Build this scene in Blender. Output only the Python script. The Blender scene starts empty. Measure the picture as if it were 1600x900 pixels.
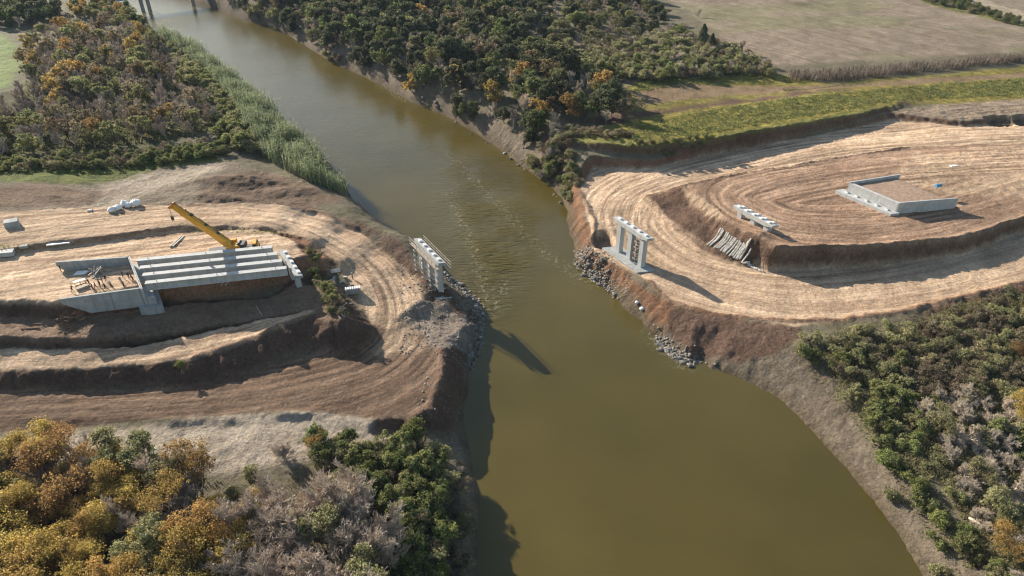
import bpy, math, random
import numpy as np
from mathutils import Vector, Matrix
R = math.radians
rng = np.random.default_rng(7)
random.seed(7)
scene = bpy.context.scene
COL = scene.collection

# ---------------------------------------------------------------- camera
F, PITCH, ZC = 1100.0, 34.0, 98.0            # focal length in px of a 1600 px frame, tilt, height over the river
_ca, _sa = math.cos(R(PITCH)), math.sin(R(PITCH))
def at(px, py, z=0.0):
    """point of height z seen at a pixel of the 1600x900 photograph"""
    X = (px-800)/F; Y = -(py-450)/F
    r = np.array([X, _ca+Y*_sa, -_sa+Y*_ca])
    return np.array([0, 0, ZC]) + r*((z-ZC)/r[2])
cam_d = bpy.data.cameras.new('camera'); cam = bpy.data.objects.new('camera', cam_d); COL.objects.link(cam)
cam.location = (0, 0, ZC); cam.rotation_euler = (R(90-PITCH), 0, 0)
cam_d.sensor_width = 36; cam_d.lens = F/1600*36; cam_d.clip_start = 1; cam_d.clip_end = 20000
scene.camera = cam

# ---------------------------------------------------------------- light
SUN_AZ, SUN_EL = R(137), R(23.5)               # where the sun stands (counter-clockwise from +X)
w = bpy.data.worlds.new('World'); scene.world = w; w.use_nodes = True
nt = w.node_tree; nt.nodes.clear()
sky = nt.nodes.new('ShaderNodeTexSky'); sky.sky_type = 'NISHITA'; sky.sun_disc = False
sky.sun_elevation = SUN_EL; sky.sun_rotation = R(90)-SUN_AZ
sky.air_density = 1.25; sky.dust_density = .6; sky.ozone_density = 1.0
bg = nt.nodes.new('ShaderNodeBackground'); bg.inputs[1].default_value = 0.08
ow = nt.nodes.new('ShaderNodeOutputWorld')
nt.links.new(sky.outputs[0], bg.inputs[0]); nt.links.new(bg.outputs[0], ow.inputs[0])
sd = bpy.data.lights.new('sun', 'SUN'); sd.energy = 5.0; sd.angle = R(0.5); sd.color = (1, .91, .78)
so = bpy.data.objects.new('sun', sd); COL.objects.link(so)
dirv = Vector((-math.cos(SUN_EL)*math.cos(SUN_AZ), -math.cos(SUN_EL)*math.sin(SUN_AZ), -math.sin(SUN_EL)))
so.rotation_euler = dirv.to_track_quat('-Z', 'Y').to_euler(); so.location = (-100, 100, 200)
vs = scene.view_settings; vs.view_transform = 'Standard'; vs.look = 'None'; vs.gamma = 1; vs.exposure = 1.04
vs.use_curve_mapping = False
scene.cycles.max_bounces = 4; scene.cycles.diffuse_bounces = 2; scene.cycles.glossy_bounces = 2
scene.cycles.transmission_bounces = 2; scene.cycles.transparent_max_bounces = 4
scene.cycles.pixel_filter_type = 'BLACKMAN_HARRIS'; scene.cycles.filter_width = 1.15
scene.cycles.use_adaptive_sampling = True; scene.cycles.adaptive_threshold = 0.02

# ---------------------------------------------------------------- node helpers
class NT:
    def __init__(s, name):
        s.m = bpy.data.materials.new(name); s.m.use_nodes = True
        s.t = s.m.node_tree; s.b = s.t.nodes['Principled BSDF']
    def n(s, ty, **kw):
        x = s.t.nodes.new(ty)
        for k, v in kw.items():
            if k in ('op',): x.operation = v
            elif k.startswith('i') and k[1:].isdigit(): s.set(x, int(k[1:]), v)
            else:
                setattr(x, k, v)
        return x
    def set(s, x, i, v):
        if isinstance(v, bpy.types.NodeSocket): s.t.links.new(v, x.inputs[i])
        else: x.inputs[i].default_value = v
    def attr(s, name): return s.n('ShaderNodeAttribute', attribute_name=name)
    def math(s, op, a, b=0.0, c=None):
        x = s.n('ShaderNodeMath', op=op); s.set(x, 0, a); s.set(x, 1, b)
        if c is not None: s.set(x, 2, c)
        return x.outputs[0]
    def noise(s, vec, scale, detail=3, rough=.55, out=0):
        x = s.n('ShaderNodeTexNoise'); s.set(x, 'Scale', scale); s.set(x, 'Detail', detail); s.set(x, 'Roughness', rough)
        if vec is not None: s.set(x, 'Vector', vec)
        return x.outputs[out]
    def mix(s, f, a, b, bt='MIX'):
        x = s.n('ShaderNodeMix', data_type='RGBA', blend_type=bt)
        for i, v in ((0, f), (6, a), (7, b)):
            if not isinstance(v, bpy.types.NodeSocket) and i > 0 and len(v) == 3: v = (*v, 1)
            s.set(x, i, v)
        return x.outputs[2]
    def ramp(s, f, lo, hi, a=0.0, b=1.0):
        x = s.n('ShaderNodeMapRange'); s.set(x, 0, f); s.set(x, 1, lo); s.set(x, 2, hi); s.set(x, 3, a); s.set(x, 4, b)
        return x.outputs[0]
    def comb(s, x_, y_, z_=0.0):
        x = s.n('ShaderNodeCombineXYZ'); s.set(x, 0, x_); s.set(x, 1, y_); s.set(x, 2, z_); return x.outputs[0]
    def bump(s, h, strength, dist, normal=None):
        x = s.n('ShaderNodeBump'); s.set(x, 'Height', h); s.set(x, 'Strength', strength); s.set(x, 'Distance', dist)
        if normal is not None: s.set(x, 'Normal', normal)
        return x.outputs[0]
    def coord(s, k='Object'): return s.n('ShaderNodeTexCoord').outputs[k]
    def pos(s): return s.n('ShaderNodeNewGeometry').outputs['Position']

def plain(name, col, rough=.8, var=.25, scale=1.5, metal=0.0, spots=None, streak=0):
    k = NT(name); p = k.pos()
    f = k.noise(p, scale, 4, .6)
    c = k.mix(k.ramp(f, .3, .7), tuple(x*(1-var) for x in col), tuple(min(1, x*(1+var)) for x in col))
    if streak:
        mp = k.n('ShaderNodeMapping'); k.set(mp, 0, p); mp.inputs['Scale'].default_value = (1.3, 1.3, .14)
        c = k.mix(k.ramp(k.noise(mp.outputs[0], 1.0, 4, .65), .50, .72, 0, streak), c, tuple(x*.45 for x in col))
    if spots:
        c = k.mix(k.ramp(k.noise(p, scale*.35, 5, .65), .55, .68), c, spots)
    k.set(k.b, 'Base Color', c); k.b.inputs['Roughness'].default_value = rough; k.b.inputs['Metallic'].default_value = metal
    k.set(k.b, 'Normal', k.bump(f, .3, .05))
    return k.m

# ---------------------------------------------------------------- mesh helpers
def mesh_np(name, V, faces, mat, parent=None, smooth=False, mats=None, fmat=None):
    """faces: array (n,3) or (n,4), or list of such arrays"""
    me = bpy.data.meshes.new(name)
    V = np.asarray(V, dtype=np.float32).reshape(-1, 3)
    fl = faces if isinstance(faces, list) else [faces]
    fl = [np.asarray(f, dtype=np.int32) for f in fl if len(f)]
    nl = sum(f.size for f in fl); nf = sum(len(f) for f in fl)
    me.vertices.add(len(V)); me.vertices.foreach_set('co', V.ravel())
    me.loops.add(nl); me.loops.foreach_set('vertex_index', np.concatenate([f.ravel() for f in fl]))
    tot = np.concatenate([np.full(len(f), f.shape[1], np.int32) for f in fl])
    st = np.concatenate([[0], np.cumsum(tot)[:-1]]).astype(np.int32)
    me.polygons.add(nf); me.polygons.foreach_set('loop_start', st); me.polygons.foreach_set('loop_total', tot)
    if smooth: me.polygons.foreach_set('use_smooth', np.ones(nf, bool))
    for m in (mats or [mat]): me.materials.append(m)
    if fmat is not None: me.polygons.foreach_set('material_index', np.asarray(fmat, np.int32))
    me.update(); me.validate()
    return me
def link(name, me, parent=None, loc=None):
    o = bpy.data.objects.new(name, me); COL.objects.link(o)
    if parent is not None: o.parent = parent
    if loc is not None: o.location = loc
    return o
def tag(o, label=None, cat=None, group=None, kind=None):
    if label: o['label'] = label
    if cat: o['category'] = cat
    if group: o['group'] = group
    if kind: o['kind'] = kind
    return o
def empty(name, loc, label, cat, group=None, rz=0.0):
    o = bpy.data.objects.new(name, None); COL.objects.link(o)
    o.location = loc; o.rotation_euler = (0, 0, rz); o.empty_display_size = .5
    return tag(o, label, cat, group)
def nrm(v):
    v = np.asarray(v, float); return v/np.linalg.norm(v)
class MB:
    """collects shapes given in world (or local) coordinates; build() links them as ONE object"""
    def __init__(s): s.v = []; s.f = []
    def add(s, V, Fs):
        k = len(s.v); s.v += [tuple(map(float, p)) for p in V]; s.f += [tuple(i+k for i in f) for f in Fs]; return s
    def hexa(s, b, t):                        # bottom quad, top quad (same order, counter-clockwise from above)
        return s.add(list(b)+list(t), [(3, 2, 1, 0), (4, 5, 6, 7), (0, 1, 5, 4), (1, 2, 6, 5), (2, 3, 7, 6), (3, 0, 4, 7)])
    def box(s, c, half, ux=(1, 0, 0), uy=(0, 1, 0), uz=(0, 0, 1)):
        c, ux, uy, uz = map(np.asarray, (c, ux, uy, uz)); q = []
        for sz in (-1, 1):
            for sx, sy in ((-1, -1), (1, -1), (1, 1), (-1, 1)): q.append(c+ux*sx*half[0]+uy*sy*half[1]+uz*sz*half[2])
        if np.dot(np.cross(ux, uy), uz) < 0: q = [q[i] for i in (3, 2, 1, 0, 7, 6, 5, 4)]
        return s.hexa(q[:4], q[4:])
    def beam(s, a, b, wd, ht, up=(0, 0, 1)):
        a, b = np.asarray(a, float), np.asarray(b, float); d = nrm(b-a)
        sd_ = np.cross(d, up)
        sd_ = nrm(sd_) if np.linalg.norm(sd_) > 1e-4 else np.array([1., 0, 0])
        return s.box((a+b)/2, (np.linalg.norm(b-a)/2, wd/2, ht/2), d, -sd_, np.cross(d, -sd_))
    def tube(s, a, b, r0, r1=None, n=8, cap=True):
        r1 = r0 if r1 is None else r1
        a, b = np.asarray(a, float), np.asarray(b, float); d = nrm(b-a)
        x = np.cross(d, (0, 0, 1)) if abs(d[2]) < .95 else np.cross(d, (1, 0, 0)); x = nrm(x); y = np.cross(d, x)
        V = [a+(x*math.cos(2*math.pi*i/n)+y*math.sin(2*math.pi*i/n))*r0 for i in range(n)] + \
            [b+(x*math.cos(2*math.pi*i/n)+y*math.sin(2*math.pi*i/n))*r1 for i in range(n)]
        Fs = [(i, (i+1) % n, n+(i+1) % n, n+i) for i in range(n)]
        if cap: Fs += [tuple(range(n-1, -1, -1)), tuple(range(n, 2*n))]
        return s.add(V, Fs)
    def extrude(s, prof, a, b, side, up):     # profile [(across, height)] swept from a to b
        a, b, side, up = map(lambda q: np.asarray(q, float), (a, b, side, up)); n = len(prof)
        V = [a+side*p+up*q for p, q in prof]+[b+side*p+up*q for p, q in prof]
        Fs = [(i, (i+1) % n, n+(i+1) % n, n+i) for i in range(n)]+[tuple(range(n-1, -1, -1)), tuple(range(n, 2*n))]
        return s.add(V, Fs)
    def build(s, name, mat, parent=None, origin=None, smooth=False, bevel=0):
        o0 = np.zeros(3)
        if origin is not None: o0 = np.asarray(origin, float)
        me = bpy.data.meshes.new(name); me.from_pydata([tuple(np.asarray(p)-o0) for p in s.v], [], s.f)
        me.materials.append(mat); me.update()
        import bmesh
        bm = bmesh.new(); bm.from_mesh(me); bmesh.ops.recalc_face_normals(bm, faces=bm.faces)
        if bevel: bmesh.ops.bevel(bm, geom=list(bm.edges), offset=bevel, segments=1, affect='EDGES', clamp_overlap=True)
        bm.to_mesh(me); bm.free()
        if smooth:
            for p in me.polygons: p.use_smooth = True
        return link(name, me, parent)

# ---------------------------------------------------------------- numpy noise
def _hash(ix, iy, seed):
    h = (ix.astype(np.int64)*374761393 + iy.astype(np.int64)*668265263 + seed*982451653) & 0xffffffff
    h = ((h ^ (h >> 13))*1274126177) & 0xffffffff
    return ((h ^ (h >> 16)) & 0xffff)/65535.0
def vnoise(x, y, seed=0):
    ix = np.floor(x); iy = np.floor(y); fx = x-ix; fy = y-iy
    fx = fx*fx*(3-2*fx); fy = fy*fy*(3-2*fy)
    a = _hash(ix, iy, seed); b = _hash(ix+1, iy, seed); c = _hash(ix, iy+1, seed); d = _hash(ix+1, iy+1, seed)
    return (a*(1-fx)+b*fx)*(1-fy)+(c*(1-fx)+d*fx)*fy
def fbm(x, y, oct=4, seed=0):
    s = 0; a = .5; t = 0
    for i in range(oct): s = s+a*vnoise(x, y, seed+i*17); t += a; x = x*2.03+11.3; y = y*2.03+5.7; a *= .5
    return s/t*2-1
def sstep(a, b, x):
    t = np.clip((x-a)/(b-a), 0, 1); return t*t*(3-2*t)

# ---------------------------------------------------------------- terrain grid
def axis(segs):
    out = [segs[0][0]]
    for a, b, st in segs:
        n = max(1, int(round((b-a)/st))); out += list(a+(b-a)*np.arange(1, n+1)/n)
    return np.array(out)
xs = axis([(-3000, -1500, 750), (-1500, -460, 130), (-460, -120, 2.0), (-120, 195, .45), (195, 460, 2.0), (460, 1500, 130), (1500, 3000, 750)])
ys = axis([(-1500, -200, 650), (-200, 40, 20), (40, 62, 1.0), (62, 240, .45), (240, 620, 1.6), (620, 1500, 110), (1500, 4000, 1250)])
GX, GY = np.meshgrid(xs, ys); NX, NY = len(xs), len(ys)
X = GX.ravel(); Y = GY.ravel()
WX = X+fbm(X*.12, Y*.12, 4, 3)*.9+fbm(X*.7, Y*.7, 2, 9)*.4; WY = Y+fbm(X*.12+40, Y*.12, 4, 5)*.9+fbm(X*.7, Y*.7, 2, 19)*.4

def world(pts):                                # [(px,py,z,...)] -> xyz
    return np.array([at(p[0], p[1], p[2] if len(p) > 2 else 0) for p in pts])
def near_seg(px, py, W, closed=True):
    """distance to polyline, index+fraction of the nearest point, side"""
    n = len(W); best = np.full(px.shape, 1e18); par = np.zeros(px.shape); side = np.zeros(px.shape)
    for i in range(n if closed else n-1):
        a = W[i]; b = W[(i+1) % n]; dx, dy = b[0]-a[0], b[1]-a[1]; L = dx*dx+dy*dy+1e-9
        t = np.clip(((px-a[0])*dx+(py-a[1])*dy)/L, 0, 1)
        d = (px-a[0]-t*dx)**2+(py-a[1]-t*dy)**2
        m = d < best
        best = np.where(m, d, best); par = np.where(m, i+t, par)
        side = np.where(m, np.sign((px-a[0])*dy-(py-a[1])*dx), side)
    return np.sqrt(best), par, side
def inside(px, py, W):
    r = np.zeros(px.shape, bool); n = len(W)
    for i in range(n):
        a = W[i]; b = W[(i+1) % n]
        if a[1] == b[1]: continue
        c = ((a[1] > py) != (b[1] > py)) & (px < (b[0]-a[0])*(py-a[1])/(b[1]-a[1])+a[0])
        r ^= c
    return r
def lerp_idx(vals, par, closed=True):
    v = np.asarray(vals, float); n = len(v); i = np.floor(par).astype(int); f = par-i
    j = (i+1) % n if closed else np.minimum(i+1, n-1)
    i = i % n
    if v.ndim == 2: f = f[:, None]
    return v[i]*(1-f)+v[j]*f

# natural ground
NATPTS = [(-100, 200, 9), (150, 150, 9), (0, 60, 9), (250, 260, 11), (0, 300, 14), (300, 290, 13), (450, 290, 11), (480, 250, 9),
          (700, 60, 8), (600, 60, 7), (850, 180, 10), (1000, 150, 11), (1300, 60, 12), (1600, 30, 12), (1500, 150, 12), (900, 20, 10),
          (1500, 560, 5.5), (1300, 540, 5), (1400, 680, 4.5), (1550, 800, 4.5), (1700, 900, 4.5), (1650, 480, 6.5),
          (100, 700, 6.5), (300, 760, 6), (550, 760, 5.5), (680, 720, 5), (100, 950, 6), (500, 950, 5), (690, 900, 4.5)]
NW = world(NATPTS); num = 0; den = 0
for (ax_, ay_, az_) in NW:
    wt = 1/((X-ax_)**2+(Y-ay_)**2+60)**1.5; num = num+wt*az_; den = den+wt
H = num/den + fbm(X*.03, Y*.03, 3, 1)*.8 + fbm(X*.2, Y*.2, 4, 2)*.28
RIVER = [(240, -15), (290, 0), (330, 12), (385, 32), (410, 37), (440, 48), (478, 72), (520, 98), (560, 116), (600, 135), (640, 158), (690, 178),
         (740, 205), (790, 240), (830, 270), (860, 290), (880, 310), (890, 335), (895, 360), (900, 390), (905, 415), (935, 440), (955, 455),
         (965, 470), (985, 490), (1010, 510), (1030, 530), (1050, 552), (1075, 567), (1095, 562), (1110, 577), (1140, 585), (1180, 600),
         (1215, 620), (1250, 655), (1290, 695), (1330, 740), (1370, 790), (1400, 830), (1425, 870), (1440, 895), (1480, 990), (1560, 1300), (1700, 2600),
         (760, 2600), (745, 1300), (742, 950), (745, 890), (748, 800), (745, 760), (735, 720), (728, 690), (722, 660), (720, 640), (728, 600), (735, 570), (745, 540),
         (750, 515), (754, 495), (750, 475), (735, 462), (718, 447), (702, 430), (690, 412), (668, 395), (640, 380), (620, 370), (600, 355), (575, 335), (555, 320),
         (545, 300), (538, 280), (520, 262), (470, 215), (420, 170), (390, 150), (350, 110), (320, 92), (290, 77), (260, 62), (240, 48), (225, 33),
         (190, 8), (130, 0), (80, -6), (0, -12), (-200, -18), (-500, -22), (-500, -52), (-200, -46), (0, -42), (150, -32)]
RW = world(RIVER)
rd, rp, _ = near_seg(X+(WX-X)*.6, Y+(WY-Y)*.6, RW); rin = inside(X+(WX-X)*.6, Y+(WY-Y)*.6, RW)
BANKW = 11+fbm(X*.05, Y*.05, 2, 31)*4
bank = np.where(rin, -np.minimum(3.0, rd*.5), H*(1-(1-np.clip(rd/BANKW, 0, 1))**1.6))
H = np.where(rd < BANKW, bank, np.where(rin, -3.0, H))

# albedo per ground kind
C_SAND = np.array((.475, .352, .242)); C_DIRT = np.array((.235, .16, .11)); C_DARK = np.array((.105, .066, .047)); C_RED = np.array((.27, .15, .09))
C_MUD = np.array((.175, .142, .105)); C_GRASS = np.array((.19, .18, .055)); C_LITTER = np.array((.15, .13, .085)); C_FIELD = np.array((.235, .19, .14)); C_PALE = np.array((.36, .305, .24))
C_WET = np.array((.10, .075, .045))
ALB = np.tile(C_LITTER, (len(X), 1))
TS = np.zeros(len(X)); TT = np.zeros(len(X)); TM = np.zeros(len(X)); ROUGH = np.full(len(X), .35); GRS = np.zeros(len(X))
kb = sstep(7.5, 4.5, rd+fbm(X*.3, Y*.3, 3, 44)*2.5)
ALB = ALB*(1-kb[:, None])+C_MUD*kb[:, None]; ROUGH = np.maximum(ROUGH, kb*1.0)

def paint(pts, col, soft=1.0, rough=None, grs=None, amount=1.0, noisy=0.0):
    W = world(pts); d, p, s_ = near_seg(WX, WY, W); i = inside(WX, WY, W)
    sdv = np.where(i, -d, d)+fbm(X*.25, Y*.25, 3, 77)*noisy
    k = sstep(soft, -soft, sdv)*amount
    global ALB, ROUGH, GRS
    ALB = ALB*(1-k[:, None])+np.asarray(col)*k[:, None]
    if rough is not None: ROUGH = ROUGH*(1-k)+rough*k
    if grs is not None: GRS = GRS*(1-k)+grs*k
    return k
def smooth_line(W, it=3):
    for _ in range(it):
        a, b = W[:-1], W[1:]; W = np.concatenate([W[:1], np.stack([a*.75+b*.25, a*.25+b*.75], 1).reshape(-1, 3), W[-1:]])
    return W
def layer(pts, col, slope_col=None, ref=None, w0=3.0, rough=.3, noise=.06, tm=1.0, paint_k=True):
    """a graded area: polygon of (px, py, height[, width of the slope outside])"""
    global H, ALB, TS, TT, TM, ROUGH, GRS
    W = world(pts); zz = np.array([p[2] for p in pts], float); ww = np.array([p[3] if len(p) > 3 else w0 for p in pts], float)
    mg = ww.max()+4
    m = np.nonzero((X > W[:, 0].min()-mg) & (X < W[:, 0].max()+mg) & (Y > W[:, 1].min()-mg) & (Y < W[:, 1].max()+mg))[0]
    x, y = WX[m], WY[m]
    d, p, s_ = near_seg(x, y, W); ins = inside(x, y, W)
    zb = lerp_idx(zz, p); wb = lerp_idx(ww, p)*(1+.25*fbm(x*.15, y*.15, 2, 61))
    num = 0; den = 0; n = len(W)
    for i in range(n):
        a, b = W[i], W[(i+1) % n]; L = np.hypot(*(b-a)[:2]); q = max(1, int(L/8))
        for t in range(q):
            c = a+(b-a)*(t/q); z_ = zz[i]+(zz[(i+1) % n]-zz[i])*(t/q)
            wt = 1/((x-c[0])**2+(y-c[1])**2+1.5)**1.5; num = num+wt*z_; den = den+wt
    zi = num/den
    zt = np.where(ins, zi, zb)+fbm(x*.35, y*.35, 3, 23)*noise*2+fbm(x*1.1, y*1.1, 2, 29)*noise
    k = np.where(ins, 1.0, np.clip(1-d/wb, 0, 1)); k = k*.85+k*k*(3-2*k)*.15
    dz = np.abs(zt-H[m])
    ring = np.concatenate([[0], np.cumsum([np.hypot(*(W[(i+1) % n]-W[i])[:2]) for i in range(n)])]); i_ = np.floor(p).astype(int) % n; sL = ring[i_]+(ring[i_+1]-ring[i_])*(p-np.floor(p))
    rill = np.where(ins, 0, 4*k*(1-k))*np.minimum(dz, 4)*((np.abs(vnoise(sL*.75, d*.10, 71)-.5)*2-.4)*.22+(vnoise(sL*1.9, d*.2, 72)-.5)*.10)
    H[m] = H[m]*(1-k)+zt*k+rill
    if slope_col is not None:
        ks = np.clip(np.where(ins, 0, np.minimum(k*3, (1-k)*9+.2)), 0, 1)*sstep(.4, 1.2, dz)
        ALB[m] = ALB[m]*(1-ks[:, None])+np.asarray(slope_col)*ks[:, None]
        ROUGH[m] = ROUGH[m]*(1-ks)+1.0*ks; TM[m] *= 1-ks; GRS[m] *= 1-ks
    kc = sstep(.6, -.4, np.where(ins, -d, d))
    ALB[m] = ALB[m]*(1-kc[:, None])+np.asarray(col)*kc[:, None]
    ROUGH[m] = ROUGH[m]*(1-kc)+rough*kc; GRS[m] *= 1-kc
    if ref is not None:
        RWp = smooth_line(world(ref)); d2, p2, s2 = near_seg(X[m], Y[m], RWp, False)
        ln = np.concatenate([[0], np.cumsum(np.hypot(*np.diff(RWp[:, :2], axis=0).T))])
        s_len = lerp_idx(ln, p2, False)
        on = kc > .5
        TS[m[on]] = s_len[on]; TT[m[on]] = (d2*s2)[on]
    TM[m] = TM[m]*(1-kc)+tm*kc

# --- fields and grass beyond
paint([(1040, -10, 12), (1100, 30, 12), (1150, 75, 12), (1215, 100, 12), (1400, 92, 12), (1620, 76, 12), (1900, 40, 12), (1900, -150, 12), (1200, -120, 12)], C_FIELD, 2, .3)
kf = inside(X, Y, world([(1040, -10, 12), (1100, 30, 12), (1150, 75, 12), (1215, 100, 12), (1400, 92, 12), (1620, 76, 12), (1900, 40, 12), (1900, -150, 12), (1200, -120, 12)]))
TS = np.where(kf, X*.55-Y*.83, TS); TT = np.where(kf, X*.83+Y*.55, TT); TM = np.where(kf, .55, TM)
kg = kf*sstep(.05, .35, fbm(X*.012+7, Y*.03, 4, 66)); ALB = ALB*(1-kg[:, None]*.45)+np.array((.17, .18, .08))*kg[:, None]*.45
paint([(-200, 50, 9), (0, 52, 9), (28, 70, 9), (35, 105, 9), (10, 140, 9), (-100, 150, 9)], (.20, .26, .11), 2, .8, .6)
paint([(960, 150, 11), (1000, 125, 11), (1200, 112, 11), (1300, 128, 12), (1450, 118, 12), (1640, 96, 12), (1700, 150, 12), (1600, 160, 12), (1400, 165, 11.5), (1250, 192, 11.5), (1100, 220, 11), (1000, 226, 11), (950, 215, 11), (985, 180, 11)],
      C_GRASS, 2, .9, 1.0, 1, 1.5)
paint([(985, 145, 11), (1060, 130, 11), (1230, 128, 12), (1350, 130, 12), (1640, 108, 12), (1640, 116, 12), (1400, 134, 12), (1240, 137, 12), (1150, 146, 11), (1050, 158, 11), (1000, 165, 11)], C_DIRT*.95, .8, .6, .1, .85, 1)
paint([(1400, -30, 12), (1440, 2, 12), (1530, 28, 12), (1620, 48, 12), (1660, 40, 12), (1560, 10, 12), (1480, -30, 12)], (.13, .15, .05), 1.5, 1, .9, .9, 2)
paint([(1490, -12, 12), (1540, 20, 12), (1640, 42, 12), (1640, 30, 12), (1560, 8, 12), (1520, -12, 12)], C_PALE, 1, .5, 0, .8)
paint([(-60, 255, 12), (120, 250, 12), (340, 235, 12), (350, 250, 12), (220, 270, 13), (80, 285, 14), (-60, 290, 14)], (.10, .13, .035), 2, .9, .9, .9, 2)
paint([(-60, 150, 9), (300, 120, 9), (350, 200, 10), (200, 250, 11), (-60, 265, 11)], (.085, .085, .04), 3, .9, .3, .9, 2)  # undergrowth tone kept dark, standing in for the shade below the wood
paint([(-60, 290, 14.5), (80, 285, 14.5), (180, 275, 14), (250, 250, 13), (360, 245, 12), (430, 270, 11), (500, 300, 10), (470, 320, 12), (300, 325, 14.5), (-60, 345, 15)], C_MUD*1.15, 2, .8, .1, 1, 2)
paint([(140, 285, 14), (230, 258, 13), (330, 250, 12), (350, 262, 12), (260, 285, 13.5), (190, 305, 14.5), (60, 335, 15), (20, 335, 15)], C_PALE*.95, 2.5, .8, .1, .9, 3)
paint([(-60, 700, 6.5), (470, 640, 6.5), (560, 650, 6), (640, 680, 6), (560, 700, 6), (380, 740, 6), (-60, 760, 6.5)], C_PALE, 1.5, .9, 0, 1, 1.5)
paint([(1200, 562, 4), (1250, 540, 5), (1300, 560, 5), (1340, 640, 4.5), (1420, 740, 4), (1480, 840, 4), (1560, 960, 4), (1470, 960, 1), (1400, 830, 0), (1290, 695, 0), (1180, 600, 0)], C_MUD*.95, 1.5, 1, .0, 1, 2)

paint([(320, 280, 12), (400, 262, 11), (440, 275, 10.5), (500, 300, 10), (540, 318, 9), (480, 318, 11.5), (360, 312, 13), (310, 305, 14)], C_DIRT*.72, 2, 1, 0, .9, 2)
paint([(-60, 292, 14.5), (120, 286, 14.3), (200, 282, 14), (120, 310, 14.8), (-60, 325, 15)], C_DIRT*.75, 2, .9, .2, .85, 3)
paint([(215, 40, 8), (262, 64, 7), (320, 112, 7), (395, 185, 7), (470, 230, 7), (400, 262, 8), (350, 230, 9), (290, 150, 9), (230, 90, 9), (180, 40, 9)], C_LITTER*.9, 1.5, .8, .2, 1, 2)
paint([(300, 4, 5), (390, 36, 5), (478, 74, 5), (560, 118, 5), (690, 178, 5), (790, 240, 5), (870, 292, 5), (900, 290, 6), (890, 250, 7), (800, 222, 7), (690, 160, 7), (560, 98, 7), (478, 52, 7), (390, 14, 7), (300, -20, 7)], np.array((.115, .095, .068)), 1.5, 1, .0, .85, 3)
# --- left bank
LREF = [(-80, 372, 15.2), (100, 352, 15.2), (300, 333, 14.6), (430, 338, 13), (510, 365, 10.5), (575, 405, 8), (612, 450, 6.5), (622, 500, 6), (600, 545, 6), (540, 580, 6), (420, 605, 6), (250, 622, 6), (-80, 640, 6.5)]
layer([(-80, 606, 6.5, 3), (200, 608, 6, 4), (300, 595, 6, 6), (420, 572, 6, 7), (520, 540, 6, 7), (570, 500, 6.3), (640, 455, 6), (690, 465, 4.6, 5), (722, 487, 3.4, 3.5), (722, 505, 3.4, 3.5),
       (700, 535, 5, 5), (692, 560, 5.6, 5), (688, 600, 5.8, 5), (672, 642, 6, 5), (600, 655, 6), (470, 642, 6.5), (300, 652, 6.5), (-80, 684, 6.5)],
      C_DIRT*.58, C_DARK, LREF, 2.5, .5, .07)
paint([(540, 470, 6.5), (600, 420, 7), (660, 430, 6), (672, 480, 5.5), (655, 530, 6), (610, 560, 6), (560, 545, 6), (590, 510, 6)], C_SAND*.66, 2.5, .4, 0, .9, 3)
layer([(-80, 335, 15.2), (150, 322, 15), (300, 318, 14.5), (430, 318, 13, 4), (500, 335, 11, 5), (560, 362, 9, 6), (610, 402, 7.5, 6), (650, 435, 6.3, 5), (655, 470, 5.8), (600, 515, 6), (568, 490, 6.6, 2), (548, 440, 7.8, 2),
       (515, 400, 10), (470, 368, 12, 2), (400, 353, 13.8, 1.5), (280, 353, 14.8, 1.2), (100, 377, 15.3, 1.2), (-80, 408, 15.3, 1.2)],
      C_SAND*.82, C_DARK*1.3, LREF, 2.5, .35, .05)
layer([(-80, 414, 14.1, .8), (100, 384, 14.1, .8), (280, 360, 13.8, .8), (400, 357, 13.5, 1), (450, 370, 13.2, 4), (478, 398, 12.6, 6), (440, 408, 13, 5), (330, 425, 13.5, 5), (240, 435, 13.8, 4), (222, 446, 14.3, 1),
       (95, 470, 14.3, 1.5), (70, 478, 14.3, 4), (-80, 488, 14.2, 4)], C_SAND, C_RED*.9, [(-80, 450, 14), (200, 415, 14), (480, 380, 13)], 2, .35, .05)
layer([(-80, 497, 11.4), (90, 502, 11.2), (130, 493, 11.0), (240, 482, 10.4), (300, 472, 9.8), (420, 466, 9.4), (470, 440, 10.2, 5), (500, 452, 10.9, 6), (534, 493, 11.2, 6), (508, 500, 10.6, 6), (480, 484, 9.8, 1), (380, 503, 9.5, 1), (230, 524, 9.7, 1), (205, 520, 10.8, 1.5), (150, 527, 11, 1.5), (-80, 530, 11.2, 1.5)],
      C_DIRT*.95, C_DARK, None, 2.5, .9, .12, 0)
layer([(-80, 548, 9.5), (200, 541, 9.5), (350, 514, 9.9), (480, 484, 10.2), (494, 490, 10, 6), (400, 528, 9.6, 6), (300, 560, 9.2, 5), (150, 572, 8.9, 3.5), (-80, 584, 8.8, 3.5)], C_SAND*.8, C_DARK*1.1,
      [(-80, 560, 9.2), (200, 552, 9.3), (350, 525, 9.8), (500, 480, 10.2)], 1.5, .35, .05)
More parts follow.
